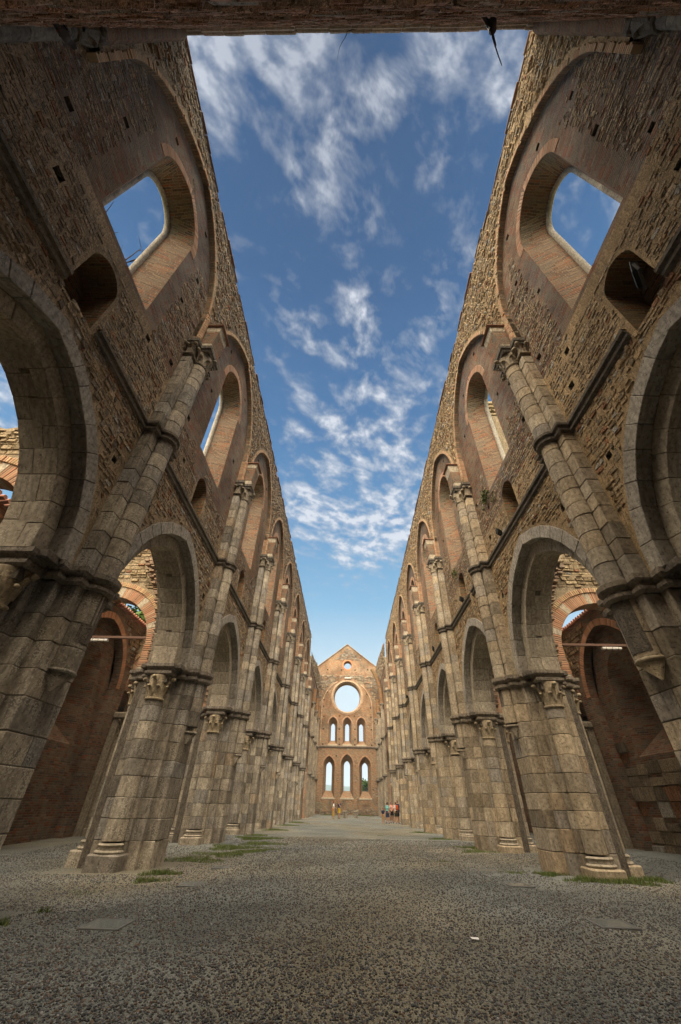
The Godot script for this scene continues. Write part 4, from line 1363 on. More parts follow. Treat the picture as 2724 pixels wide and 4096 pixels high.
func west_wall() -> void:
	var root := thing("west_wall", "dark brick inner face of the entrance wall overhead, with a stone cornice", "wall")
	var zf := 0.13
	var place := func(x: float, y: float, d := 0.0) -> Vector3: return Vector3(x, y, zf - d)
	var place2 := func(x: float, y: float, d: float) -> Vector3: return Vector3(x, y, zf - d)
	var back := func(x: float, y: float) -> Vector3: return Vector3(x, y, zf + 1.3)
	var out := Vector3(0, 0, -1)
	var slit := PackedVector2Array([Vector2(-0.2, 4.3), Vector2(-0.199, 5.28), Vector2(0.319, 5.28), Vector2(0.32, 4.3)])
	var holes := [hole(slit)]
	var logs := []
	for p in [[-3.9, 9.0, 0.13], [-3.2, 10.4, 0.12], [3.1, 10.2, 0.14], [-1.2, 12.5, 0.1], [1.6, 13.0, 0.1], [-2.5, 6.8, 0.1], [2.2, 7.0, 0.1]]:
		logs.append(square_hole(p[0], p[1], p[2]))
	holes.append_array(logs)
	var nz := FastNoiseLite.new(); nz.seed = 12; nz.frequency = 0.6
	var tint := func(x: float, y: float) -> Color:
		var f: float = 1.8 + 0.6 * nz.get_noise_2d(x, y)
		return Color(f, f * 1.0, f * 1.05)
	var m := MB.new()
	wall_face(m, place, out, -5.2, 5.2, func(_x): return -0.3, func(_x): return 18.6, holes, tint, 0.6)
	obj("brick_wall_face", m, M.brick_dull, root)
	for h in logs:
		var pm := MB.new()
		var inn := func(x: float, y: float) -> Vector3: return Vector3(x, y, zf + 0.4)
		reveal(pm, h.o, h.o, place, inn, func(_z, _y): return Color(0.3, 0.25, 0.2), true, 1)
		pm.quad(inn.call(h.o[0].x, h.o[0].y), inn.call(h.o[1].x, h.o[1].y), inn.call(h.o[2].x, h.o[2].y), inn.call(h.o[3].x, h.o[3].y), Color(0.16, 0.12, 0.09), -out)
		obj("putlog_hole", pm, M.mortar, root)
	var okw := func(x: float, y: float) -> bool: return not holds(holes, x, y, 0.04)
	rubble(root, 150, "coursed_masonry", place2, out, -5.15, 5.15, 4.6, 18.1, okw, [0.055, 0.13, 0.16, 0.42], Color(0.85, 0.50, 0.36), Color(0.66, 0.52, 0.42), M.rubble, 0.028)
	var wm := MB.new()
	reveal(wm, slit, slit, place, back, func(_x, _y): return Color(0.95, 0.9, 0.85), true, 2)
	obj("slit_window", wm, M.rough, root)
	var bm := MB.new()
	wall_face(bm, back, -out, -11.7, 11.7, func(_x): return -0.3, func(x): return 18.6 if absf(x) < 6.5 else 9.0, [hole(slit)], func(_x, _y): return Color(1, 1, 1), 2.0)
	obj("outside_face", bm, M.brick, root)
	var lump := MB.new()
	block(lump, Vector3(-6.4, 18.0, zf + 0.02), Vector3(6.4, 18.62, zf + 1.3), 0.02, Color(0.3, 0.25, 0.2))
	for s in [-1.0, 1.0]:
		block(lump, Vector3(minf(s * 5.21, s * 11.7), -0.3, zf), Vector3(maxf(s * 5.21, s * 11.7), 9.0, zf + 1.28), 0.02, Color(0.5, 0.38, 0.26))
		block(lump, Vector3(minf(s * 5.21, s * 6.45), 8.9, zf), Vector3(maxf(s * 5.21, s * 6.45), 18.6, zf + 1.28), 0.02, Color(0.5, 0.38, 0.26))
	obj("wall_core", lump, M.rubble, root)
	var x := -5.15
	while x < 5.1:
		var w := minf(rf(0.5, 0.95), 5.15 - x)
		if w < 0.1: break
		var mb := MB.new()
		var col := tone(Color(0.72, 0.60, 0.50), Color(0.45, 0.385, 0.32), 0.2)
		var d := rf(-0.015, 0.015)
		block(mb, Vector3(x + 0.004, 18.32, -0.04 + d), Vector3(x + w - 0.004, 18.6, zf + 0.05), 0.025, col, 0.008)
		block(mb, Vector3(x + 0.004, 18.14, 0.03 + d), Vector3(x + w - 0.004, 18.325, zf + 0.05), 0.02, col, 0.006)
		obj("cornice_stone", mb, M.ashlar, root)
		x += w
	# shafts in the two corners
	for s in [-1.0, 1.0]:
		var y := 0.0
		var a0 := PI * 0.5 if s > 0.0 else PI
		while y < 11.7:
			var t := minf(y + rf(0.5, 0.8), 11.7)
			var mb := MB.new()
			drum(mb, s * 5.06, zf - 0.02, y + 0.003, t - 0.003, 0.16, 0, TAU, 12, 0.01, tone(Color(0.32, 0.28, 0.22), Color(0.22, 0.2, 0.17)))
			obj("corner_shaft_drum", mb, M.ashlar, root)
			y = t
		var cm := MB.new()
		capital_round(cm, s * 5.06, zf - 0.02, 11.7, 12.35, 0.17, 0, TAU, Color(0.25, 0.22, 0.18))
		block(cm, Vector3(s * 5.06 - 0.24, 12.35, -0.12), Vector3(s * 5.06 + 0.24, 12.55, zf + 0.1), 0.03, Color(0.2, 0.18, 0.15))
		obj("leaf_capital", cm, M.ashlar, root)
		var rm := MB.new()
		tube(rm, [Vector3(s * 5.02, 12.6, 0.05), Vector3(s * 4.98, 15.0, 0.04), Vector3(s * 4.95, 18.2, 0.04)], [0.17, 0.16, 0.16], 7, Color(0.75, 0.66, 0.55))
		obj("corner_rib", rm, M.brick_dull, root)

func buttress(side: float, z: float, label: String) -> void:
	var root := thing("buttress", label, "buttress")
	var m := MB.new()
	var x0 := side * 6.5; var x1 := side * 7.7
	block(m, Vector3(minf(x0, x1), 8.4, z - 0.55), Vector3(maxf(x0, x1), 16.9, z + 0.55), 0.03, Color(0.62, 0.5, 0.33))
	obj("shaft_masonry", m, M.rubble, root)
	var c := MB.new()
	for i in 4:
		block(c, Vector3(minf(x0, x1 + side * (0.06 + 0.09 * i)), 16.9 + i * 0.22, z - 0.6 - 0.07 * i), Vector3(maxf(x0, x1 + side * (0.06 + 0.09 * i)), 17.09 + i * 0.22, z + 0.6 + 0.07 * i), 0.03, Color(0.75, 0.6, 0.38) if i % 2 else Color(0.62, 0.48, 0.3))
	for q in [-0.4, 0.0, 0.4]:
		blob(c, Vector3(x0 + side * 0.6, 17.2, z + 0.62), Vector3(0.12, 0.12, 0.1), Color(0.68, 0.54, 0.34))
	obj("corbelled_cap", c, M.ashlar, root)

# ------------------------------------------------------------------ people
func capsule(p: Vector3, b: Array) -> float:
	var ab: Vector3 = b[1] - b[0]
	var t := clampf((p - b[0]).dot(ab) / maxf(ab.length_squared(), 1e-8), 0.0, 1.0)
	return p.distance_to(b[0] + ab * t) - lerpf(b[2], b[3], t)

# one skin round tapered bones [from, to, radius, radius, colour] by surface nets
func skin_of(mb: MB, bones: Array, cell: float, k := 45.0) -> void:
	var lo := Vector3.ONE * 1e9; var hi := -lo
	for b in bones:
		var r: float = maxf(b[2], b[3]) + cell * 3.0
		lo = lo.min(b[0] - Vector3.ONE * r).min(b[1] - Vector3.ONE * r)
		hi = hi.max(b[0] + Vector3.ONE * r).max(b[1] + Vector3.ONE * r)
	var d := ((hi - lo) / cell).ceil()
	var nx := int(d.x) + 1; var ny := int(d.y) + 1; var nz := int(d.z) + 1
	var f := PackedFloat32Array(); f.resize(nx * ny * nz)
	for b in bones:
		var r: float = maxf(b[2], b[3]) + 0.07
		var a: Vector3 = ((b[0] as Vector3).min(b[1]) - Vector3.ONE * r - lo) / cell
		var e: Vector3 = ((b[0] as Vector3).max(b[1]) + Vector3.ONE * r - lo) / cell
		for z in range(maxi(0, int(a.z)), mini(nz, int(e.z) + 2)):
			for y in range(maxi(0, int(a.y)), mini(ny, int(e.y) + 2)):
				for x in range(maxi(0, int(a.x)), mini(nx, int(e.x) + 2)):
					f[x + nx * (y + ny * z)] += exp(-k * capsule(lo + Vector3(x, y, z) * cell, b))
	var id := {}
	var P := PackedVector3Array(); var N := PackedVector3Array(); var C := PackedColorArray()
	var off := []
	for i in 8: off.append((i & 1) + nx * (((i >> 1) & 1) + ny * (i >> 2)))
	for z in nz - 1:
		for y in ny - 1:
			for x in nx - 1:
				var i := x + nx * (y + ny * z)
				var m := 0
				for q in 8:
					if f[i + off[q]] > 1.0: m |= 1 << q
				if m == 0 or m == 255: continue
				var s := Vector3.ZERO; var c := 0
				for q in 8:
					for ax in 3:
						if q & (1 << ax): continue
						var w := q | (1 << ax)
						if ((m >> q) & 1) == ((m >> w) & 1): continue
						var v0 := -log(maxf(f[i + off[q]], 1e-5)); var v1 := -log(maxf(f[i + off[w]], 1e-5))
						var t := v0 / (v0 - v1)
						var pt := Vector3(q & 1, (q >> 1) & 1, q >> 2)
						pt[ax] += t
						s += pt; c += 1
				var pos := lo + (Vector3(x, y, z) + s / c) * cell
				var g := Vector3(f[i + off[0]] - f[i + off[1]] + f[i + off[6]] - f[i + off[7]], f[i + off[0]] - f[i + off[2]] + f[i + off[5]] - f[i + off[7]], f[i + off[0]] - f[i + off[4]] + f[i + off[3]] - f[i + off[7]])
				var best := 1e9; var col := Color.WHITE
				for b in bones:
					var q := capsule(pos, b)
					if q < best: best = q; col = b[4]
				id[i] = P.size()
				P.append(pos); N.append(g.normalized()); C.append(col)
	for i in id.keys():
		var x: int = i % nx; var y: int = (i / nx) % ny; var z: int = i / (nx * ny)
		for ax in 3:
			var st: int = [1, nx, nx * ny][ax]
			if (f[i] > 1.0) == (f[i + st] > 1.0): continue
			var u: int = [nx, nx * ny, 1][ax]; var w: int = [nx * ny, 1, nx][ax]
			if not (id.has(i - u) and id.has(i - w) and id.has(i - u - w)): continue
			var a: int = id[i]; var b: int = id[i - u]; var c: int = id[i - u - w]; var e: int = id[i - w]
			var nn: Vector3 = (N[a] + N[b] + N[c] + N[e])
			mb.tri_s(P[a], P[b], P[c], N[a], N[b], N[c], C[a]); mb.tri_s(P[a], P[c], P[e], N[a], N[c], N[e], C[a])

const SKIN := Color(0.42, 0.24, 0.16)

func hand(mb: MB, wrist: Vector3, dir: Vector3, side: Vector3) -> void:
	var d := dir.normalized(); var s := (side - d * side.dot(d)).normalized(); var n := d.cross(s)
	for i in 4:
		var o := s * (0.027 - 0.018 * i)
		var len: float = [0.066, 0.075, 0.07, 0.055][i]
		var a := wrist + d * 0.085 + o
		tube(mb, [a - d * 0.02, a + d * len * 0.5 + n * 0.008, a + d * len * 0.9 + n * 0.03], [0.0095, 0.0085, 0.007], 5, SKIN)
	tube(mb, [wrist + d * 0.03 + s * 0.03, wrist + d * 0.065 + s * 0.055 + n * 0.01, wrist + d * 0.095 + s * 0.05 + n * 0.025], [0.012, 0.0105, 0.008], 5, SKIN)

# stands facing local +z. look: colours and pose
func person(label: String, at: Vector3, turn: float, height: float, look: Dictionary) -> Node3D:
	var root := thing("person", label, "person", at, turn)
	var s := height / 1.72
	var top: Color = look.top; var leg: Color = look.get("legs", SKIN); var shin: Color = look.get("shins", SKIN)
	var wide: float = look.get("wide", 1.0)
	var st: float = look.get("stance", 0.1)
	var B := []
	var v := func(x: float, y: float, z: float) -> Vector3: return Vector3(x, y, z) * s
	for q in [-1.0, 1.0]:
		var fz: float = look.get("step", 0.0) * q
		B.append([v.call(0.095 * q, 0.9, 0), v.call(0.1 * q + 0.01 * q, 0.49, 0.015 + fz * 0.5), 0.085 * s * wide, 0.058 * s, leg])
		B.append([v.call(0.1 * q + 0.01 * q, 0.49, 0.015 + fz * 0.5), v.call(st * q, 0.09, -0.02 + fz), 0.055 * s, 0.036 * s, shin])
		B.append([v.call(st * q, 0.36, 0.0 + fz * 0.7), v.call(st * q, 0.22, -0.03 + fz), 0.052 * s, 0.04 * s, shin])
		B.append([v.call(st * q, 0.045, -0.03 + fz), v.call(st * q * 1.15, 0.032, 0.14 + fz), 0.04 * s, 0.03 * s, look.get("shoes", Color(0.06, 0.05, 0.05))])
		var arm: Array = look.arms[0 if q < 0.0 else 1]
		var sh: Vector3 = v.call(0.17 * q * wide, 1.41, -0.01)
		var el: Vector3 = v.call(arm[0].x, arm[0].y, arm[0].z); var wr: Vector3 = v.call(arm[1].x, arm[1].y, arm[1].z)
		B.append([sh, sh.lerp(el, 0.55), 0.057 * s, 0.05 * s, top])
		B.append([sh.lerp(el, 0.5), el, 0.043 * s, 0.037 * s, SKIN])
		B.append([el, wr, 0.038 * s, 0.027 * s, SKIN])
		B.append([wr, wr + (wr - el).normalized() * 0.085 * s, 0.026 * s, 0.03 * s, SKIN])
	B.append([v.call(-0.06 * wide, 0.94, 0), v.call(0.06 * wide, 0.94, 0), 0.115 * s, 0.115 * s, look.get("hips", leg)])
	B.append([v.call(0, 1.0, 0), v.call(0, 1.12, 0.01), 0.125 * s * wide, 0.12 * s * wide, top])
	B.append([v.call(-0.06, 1.26, 0.0), v.call(0.06, 1.26, 0.0), 0.118 * s * wide, 0.118 * s * wide, top])
	B.append([v.call(-0.12 * wide, 1.4, -0.01), v.call(0.12 * wide, 1.4, -0.01), 0.07 * s, 0.07 * s, top])
	B.append([v.call(0, 1.42, -0.01), v.call(0, 1.54, 0.01), 0.056 * s, 0.05 * s, SKIN])
	var mb := MB.new()
	skin_of(mb, B, 0.022 * s)
	# head with a face, on its own finer grid
	var h: Vector3 = v.call(0, 1.615, 0.02)
	var tw: float = look.get("head_turn", 0.0)
	var fw := Vector3(sin(tw), look.get("nod", 0.0), cos(tw)).normalized(); var rt := Vector3.UP.cross(fw).normalized(); var up := fw.cross(rt)
	var H := [[h + up * 0.025 * s - fw * 0.02 * s, h + up * 0.02 * s + fw * 0.015 * s, 0.082 * s, 0.075 * s, SKIN], [h - up * 0.03 * s + fw * 0.02 * s, h - up * 0.07 * s + fw * 0.045 * s, 0.055 * s, 0.032 * s, SKIN], [h + fw * 0.085 * s + up * 0.01 * s, h + fw * 0.1 * s - up * 0.015 * s, 0.01 * s, 0.014 * s, SKIN], [h - up * 0.1 * s - fw * 0.02 * s, h - up * 0.05 * s, 0.05 * s, 0.055 * s, SKIN]]
	for q in [-1.0, 1.0]: H.append([h + rt * 0.076 * s * q + up * 0.015 * s, h + rt * 0.08 * s * q - up * 0.02 * s - fw * 0.005, 0.014 * s, 0.012 * s, SKIN])
	skin_of(mb, H, 0.011 * s, 90.0)
	for q in [-1.0, 1.0]:
		blob(mb, h + fw * 0.078 * s + rt * 0.03 * s * q + up * 0.018 * s, Vector3.ONE * 0.011 * s, Color(0.05, 0.04, 0.035), 0.0, 6, 4)
		tube(mb, [h + fw * 0.083 * s + rt * 0.016 * s * q + up * 0.036 * s, h + fw * 0.075 * s + rt * 0.045 * s * q + up * 0.036 * s], [0.004, 0.003], 4, Color(0.08, 0.05, 0.03))
	tube(mb, [h + fw * 0.081 * s - rt * 0.02 * s - up * 0.047 * s, h + fw * 0.087 * s - up * 0.046 * s, h + fw * 0.081 * s + rt * 0.02 * s - up * 0.047 * s], [0.004, 0.0065, 0.004], 5, Color(0.36, 0.13, 0.11))
	for i in 2:
		var arm: Array = look.arms[i]
		var dir: Vector3 = arm[1] - arm[0]
		hand(mb, (arm[1] as Vector3) * s, dir, Vector3(-0.6 if i else 0.6, 0, 1) if absf(dir.normalized().y) > 0.7 else Vector3.UP)
	obj("body", mb, M.smooth, root)
	# hair, and what is worn over the body
	var hm := MB.new()
	var hc: Color = look.get("hair", Color(0.05, 0.035, 0.025))
	var hb := [[h + up * 0.045 * s - fw * 0.03 * s, h + up * 0.05 * s + fw * 0.02 * s, 0.078 * s, 0.066 * s, hc], [h + up * 0.01 * s - fw * 0.04 * s, h - up * 0.03 * s - fw * 0.045 * s, 0.07 * s, 0.055 * s, hc]]
	if look.get("long_hair", false):
		hb.append([h - up * 0.02 * s - fw * 0.06 * s, h - up * 0.26 * s - fw * 0.09 * s, 0.07 * s, 0.055 * s, hc])
		for q in [-1.0, 1.0]: hb.append([h + rt * 0.06 * s * q, h + rt * 0.085 * s * q - up * 0.2 * s - fw * 0.02 * s, 0.035 * s, 0.025 * s, hc])
	skin_of(hm, hb, 0.014 * s, 80.0)
	obj("hair", hm, M.smooth, root)
	if look.has("cap"):
		var cm := MB.new()
		for i in 5:
			var t0 := i * 0.31; var t1 := (i + 1) * 0.31
			drum(cm, h.x - fw.x * 0.01, h.z - fw.z * 0.01, h.y + 0.05 * s + sin(t0) * 0.075 * s, h.y + 0.05 * s + sin(t1) * 0.075 * s, 0.098 * s * cos(t0), 0, TAU, 12, 0.0, look.cap, 0.098 * s * cos(t1) + 0.001)
		var pk := []
		for i in 8: pk.append(h + up * (0.055 + (0.008 if i & 2 else 0.0)) * s + fw * (0.17 if i & 1 else 0.06) * s + rt * (0.06 if i & 4 else -0.06) * s)
		block8(cm, pk, 0.003, look.cap)
		obj("cap", cm, M.smooth, root)
	if look.has("skirt"):
		var k: Array = look.skirt
		var sm := MB.new()
		drum(sm, 0, 0.0, k[0] * s, 1.02 * s, k[1] * s, 0, TAU, 16, 0.004, k[2], 0.145 * s * wide)
		obj("skirt", sm, M.smooth, root)
	if look.has("shorts"):
		var k: Array = look.shorts
		var sm := MB.new()
		for q in [-1.0, 1.0]: drum(sm, 0.085 * q * s, 0.005, k[0] * s, 0.93 * s, 0.098 * s, 0, TAU, 12, 0.004, k[1], 0.105 * s * wide)
		drum(sm, 0, 0, 0.88 * s, 1.03 * s, 0.18 * s * wide, 0, TAU, 14, 0.004, k[1], 0.15 * s * wide)
		obj("shorts", sm, M.smooth, root)
	return root

func backpack(label: String, root: Node3D, s: float, col: Color, low: bool) -> void:
	var o := thing("backpack", label, "bag", root.position, root.rotation.y)
	var m := MB.new()
	var y := 0.92 if low else 1.08
	block(m, Vector3(-0.14, y, -0.30) * s, Vector3(0.14, y + 0.4, -0.135) * s, 0.05 * s, col, 0.01)
	obj("sack", m, M.smooth, o)
	var p := MB.new()
	block(p, Vector3(-0.1, y + 0.04, -0.35) * s, Vector3(0.1, y + 0.2, -0.29) * s, 0.025 * s, col * 0.85)
	obj("pocket", p, M.smooth, o)
	for q in [-1.0, 1.0]:
		var t := MB.new()
		tube(t, [Vector3(0.1 * q, y + 0.34, -0.15) * s, Vector3(0.11 * q, 1.5, -0.03) * s, Vector3(0.12 * q, 1.36, 0.125) * s, Vector3(0.13 * q, y + 0.14, 0.06) * s, Vector3(0.12 * q, y + 0.06, -0.15) * s], [0.014, 0.016, 0.016, 0.012, 0.012], 5, col * 0.6)
		obj("strap", t, M.smooth, o)

func people() -> void:
	var rest := [[Vector3(-0.24, 1.13, -0.03), Vector3(-0.25, 0.88, 0.05)], [Vector3(0.24, 1.13, -0.03), Vector3(0.25, 0.88, 0.05)]]
	var navy := Color(0.022, 0.028, 0.06)
	var w1 := person("woman with long auburn hair, white top and long mustard skirt by the east end", Vector3(-1.65, 0, -59.7), PI * 0.5 + 0.15, 1.68, {"top": Color(0.75, 0.74, 0.72), "skirt": [0.24, 0.2, Color(0.38, 0.24, 0.07)], "long_hair": true, "hair": Color(0.16, 0.045, 0.02), "shoes": Color(0.35, 0.2, 0.12), "arms": [rest[0], [Vector3(0.22, 1.14, 0.06), Vector3(0.15, 1.04, 0.3)]], "hips": Color(0.38, 0.24, 0.07)})
	backpack("small orange bag on the back of the woman in the mustard skirt", w1, 0.8, Color(0.45, 0.15, 0.03), true)
	person("man in navy shirt and yellow shorts talking, hand raised to his chin", Vector3(-0.95, 0, -60.3), -PI * 0.5 + 0.9, 1.73, {"top": navy, "shorts": [0.56, Color(0.62, 0.42, 0.03)], "arms": [[Vector3(-0.3, 1.2, 0.06), Vector3(-0.16, 1.3, 0.26)], [Vector3(0.24, 1.16, 0.1), Vector3(0.08, 1.42, 0.2)]], "wide": 1.08, "head_turn": -0.2})
	person("small boy in a red cap, navy shirt and tan shorts", Vector3(3.46, 0, -46.5), -0.6, 1.16, {"top": navy, "shorts": [0.4, Color(0.34, 0.22, 0.11)], "cap": Color(0.45, 0.03, 0.03), "arms": rest, "shoes": Color(0.4, 0.26, 0.17)})
	person("boy in a teal shirt, dark cap and navy knee shorts seen from behind", Vector3(3.92, 0, -46.9), PI - 0.5, 1.58, {"top": Color(0.17, 0.42, 0.42), "shorts": [0.5, Color(0.035, 0.05, 0.1)], "cap": Color(0.03, 0.03, 0.05), "arms": [rest[0], [Vector3(0.24, 1.14, 0.05), Vector3(0.14, 1.08, 0.26)]], "stance": 0.13})
	person("woman in a pink top and short black skirt at the middle of the group", Vector3(4.42, 0, -47.6), 0.25, 1.66, {"top": Color(0.62, 0.3, 0.25), "skirt": [0.62, 0.2, Color(0.02, 0.02, 0.022)], "long_hair": true, "arms": [[Vector3(-0.25, 1.14, 0.02), Vector3(-0.14, 1.0, 0.2)], [Vector3(0.25, 1.14, 0.02), Vector3(0.14, 1.02, 0.2)]], "hips": Color(0.02, 0.02, 0.022), "step": 0.06})
	var w3 := person("woman in a white shirt and dark olive shorts with her back to the door", Vector3(4.74, 0, -46.9), PI + 0.55, 1.62, {"top": Color(0.75, 0.75, 0.76), "shorts": [0.56, Color(0.05, 0.045, 0.025)], "hair": Color(0.07, 0.03, 0.02), "arms": [rest[0], [Vector3(0.23, 1.13, 0.06), Vector3(0.1, 1.1, 0.24)]], "shoes": Color(0.7, 0.68, 0.66), "step": 0.08})
	backpack("orange backpack worn by the woman in the white shirt", w3, 0.94, Color(0.55, 0.1, 0.02), false)
	person("man in a navy shirt and dark shorts behind the woman with the orange backpack", Vector3(5.0, 0, -47.5), PI + 0.9, 1.76, {"top": navy * 1.3, "shorts": [0.52, Color(0.022, 0.025, 0.04)], "hair": Color(0.14, 0.08, 0.05), "arms": [rest[0], [Vector3(0.3, 1.2, 0.05), Vector3(0.42, 1.3, 0.2)]], "wide": 1.1})

# ------------------------------------------------------------------ small things
func floodlight(at: Vector3, yaw: float, pitch: float, size: float, label: String) -> void:
	var root := thing("floodlight", label, "floodlight", at, yaw, "floodlights on the right-hand string course")
	var b := Basis(Vector3.RIGHT, pitch)
	var h := MB.new()
	var p := []
	for i in 8:
		var f := 1.0 if i & 4 else 0.72
		p.append(b * Vector3((0.5 if i & 1 else -0.5) * f, (0.38 if i & 2 else -0.38) * f, 0.12 if i & 4 else -0.14) * size + Vector3(0, 0.5, 0) * size)
	block8(h, p, 0.02 * size, Color(0.03, 0.032, 0.033))
	obj("housing", h, M.smooth, root)
	var g := MB.new()
	var gp := []
	for i in 8: gp.append(b * Vector3(0.43 if i & 1 else -0.43, 0.31 if i & 2 else -0.31, 0.132 if i & 4 else 0.11) * size + Vector3(0, 0.5, 0) * size)
	block8(g, gp, 0.004, Color(0.10, 0.115, 0.11))
	obj("front_glass", g, M.glassy, root)
	for s in [-1.0, 1.0]:
		var a := MB.new()
		block(a, Vector3(0.52 * s - 0.02, 0.0, -0.05) * size, Vector3(0.52 * s + 0.02, 0.55, 0.05) * size, 0.004, Color(0.05, 0.05, 0.05))
		obj("bracket_arm", a, M.smooth, root)
	var f := MB.new()
	block(f, Vector3(-0.54, -0.02, -0.06) * size, Vector3(0.54, 0.03, 0.06) * size, 0.004, Color(0.05, 0.05, 0.05))
	obj("bracket_foot", f, M.smooth, root)

func floor_light(x: float, z: float, label: String) -> void:
	var y := ground_at(x, z) + 0.008
	var root := thing("floor_light", label, "floor light", Vector3(x, y, z), rf(-0.06, 0.06), "glazed lights set in the gravel")
	for e in [[-0.25, -0.25, 0.25, -0.21], [-0.25, 0.21, 0.25, 0.25], [-0.25, -0.21, -0.21, 0.21], [0.21, -0.21, 0.25, 0.21]]:
		var m := MB.new()
		block(m, Vector3(e[0], -0.03, e[1]), Vector3(e[2], 0.008, e[3]), 0.004, Color(0.12, 0.125, 0.125))
		obj("frame_bar", m, M.smooth, root)
	var g := MB.new()
	block(g, Vector3(-0.21, -0.03, -0.21), Vector3(0.21, 0.006, 0.21), 0.002, Color(0.11, 0.145, 0.16))
	obj("glass_pane", g, M.glassy, root)

func pigeon(label: String, at: Vector3, b: Basis, flying: bool) -> void:
	var root := thing("pigeon", label, "bird", at)
	root.basis = b
	var c := Color(0.14, 0.14, 0.155); var dk := Color(0.06, 0.06, 0.07)
	var m := MB.new()
	skin_of(m, [[Vector3(0, 0, -0.08), Vector3(0, 0.01, 0.07), 0.045, 0.06, c], [Vector3(0, 0.02, 0.1), Vector3(0, 0.055, 0.145), 0.045, 0.032, dk], [Vector3(0, 0.06, 0.16), Vector3(0, 0.062, 0.165), 0.03, 0.028, dk], [Vector3(0, 0.055, 0.185), Vector3(0, 0.047, 0.21), 0.009, 0.004, Color(0.3, 0.27, 0.22)], [Vector3(0, 0.0, -0.1), Vector3(0, 0.0, -0.15), 0.035, 0.02, c]], 0.01, 80.0)
	obj("body", m, M.smooth, root)
	var t := MB.new()
	for i in 5:
		var a := -0.3 + 0.15 * i
		var d := Vector3(sin(a), 0, -cos(a)); var w := Vector3(cos(a), 0, sin(a)) * 0.016
		var p := []
		for q in 8: p.append(d * (0.26 if q & 1 else 0.12) + w * (1.0 if q & 4 else -1.0) + Vector3(0, 0.004 if q & 2 else 0.0, 0))
		block8(t, p, 0.001, dk)
	obj("tail", t, M.smooth, root)
	for s in [-1.0, 1.0]:
		var w := MB.new()
		for i in 9:
			var f := i / 8.0
			var root_p := Vector3(s * (0.04 + 0.17 * f), 0.03 + 0.02 * f, 0.05 - 0.02 * f)
			var ang := lerpf(0.25, 1.35, f)
			var len := lerpf(0.15, 0.22, f)
			var d := Vector3(s * sin(ang), 0.03, -cos(ang))
			if not flying:
				root_p = Vector3(s * 0.058, 0.035 - 0.035 * f, 0.06 - 0.02 * f); d = Vector3(-s * 0.14, -0.05 + 0.02 * f, -1); len = 0.2
			var sd := d.cross(Vector3.UP).normalized() * 0.019
			var p := []
			for q in 8: p.append(root_p + d * (len if q & 1 else 0.0) + sd * (1.0 if q & 4 else -1.0) + Vector3(0, (0.004 if q & 2 else 0.0) + 0.001 * i, 0))
			block8(w, p, 0.001, c if i < 6 else dk)
		if flying: tube(w, [Vector3(s * 0.03, 0.03, 0.07), Vector3(s * 0.12, 0.05, 0.085), Vector3(s * 0.22, 0.055, 0.06)], [0.02, 0.016, 0.008], 6, c)
		obj("wing", w, M.smooth, root)
	if not flying:
		for s in [-1.0, 1.0]:
			var l := MB.new()
			tube(l, [Vector3(s * 0.025, -0.04, 0.0), Vector3(s * 0.025, -0.09, 0.01), Vector3(s * 0.025, -0.092, 0.04)], [0.008, 0.005, 0.004], 5, Color(0.35, 0.1, 0.08))
			obj("leg", l, M.smooth, root)

func twig(called: String, label: String, category: String, at: Vector3, dir: Vector3, size: float, n: int, col: Color) -> void:
	var m := MB.new()
	for i in n:
		var p := at
		var d := (dir + Vector3(rf(-0.5, 0.5), rf(-0.5, 0.5), rf(-0.5, 0.5))).normalized()
		var pts := [p]; var rad := [0.012 * size]
		for k in 6:
			d = (d + Vector3(rf(-0.3, 0.3), rf(-0.3, 0.3), rf(-0.3, 0.3))).normalized()
			p += d * 0.16 * size
			pts.append(p); rad.append(0.012 * size * (1.0 - (k + 1) / 7.0) + 0.002)
			if k > 0 and rng.randf() < 0.7:
				var d2 := (d + Vector3(rf(-0.8, 0.8), rf(-0.8, 0.8), rf(-0.8, 0.8))).normalized()
				tube(m, [p, p + d2 * 0.12 * size, p + (d2 + Vector3(0, rf(-0.3, 0.3), 0)) * 0.22 * size], [0.005 * size, 0.004 * size, 0.002 * size], 4, col)
		tube(m, pts, rad, 5, col)
	tag(obj(called, m, M.rough, self), label, category)

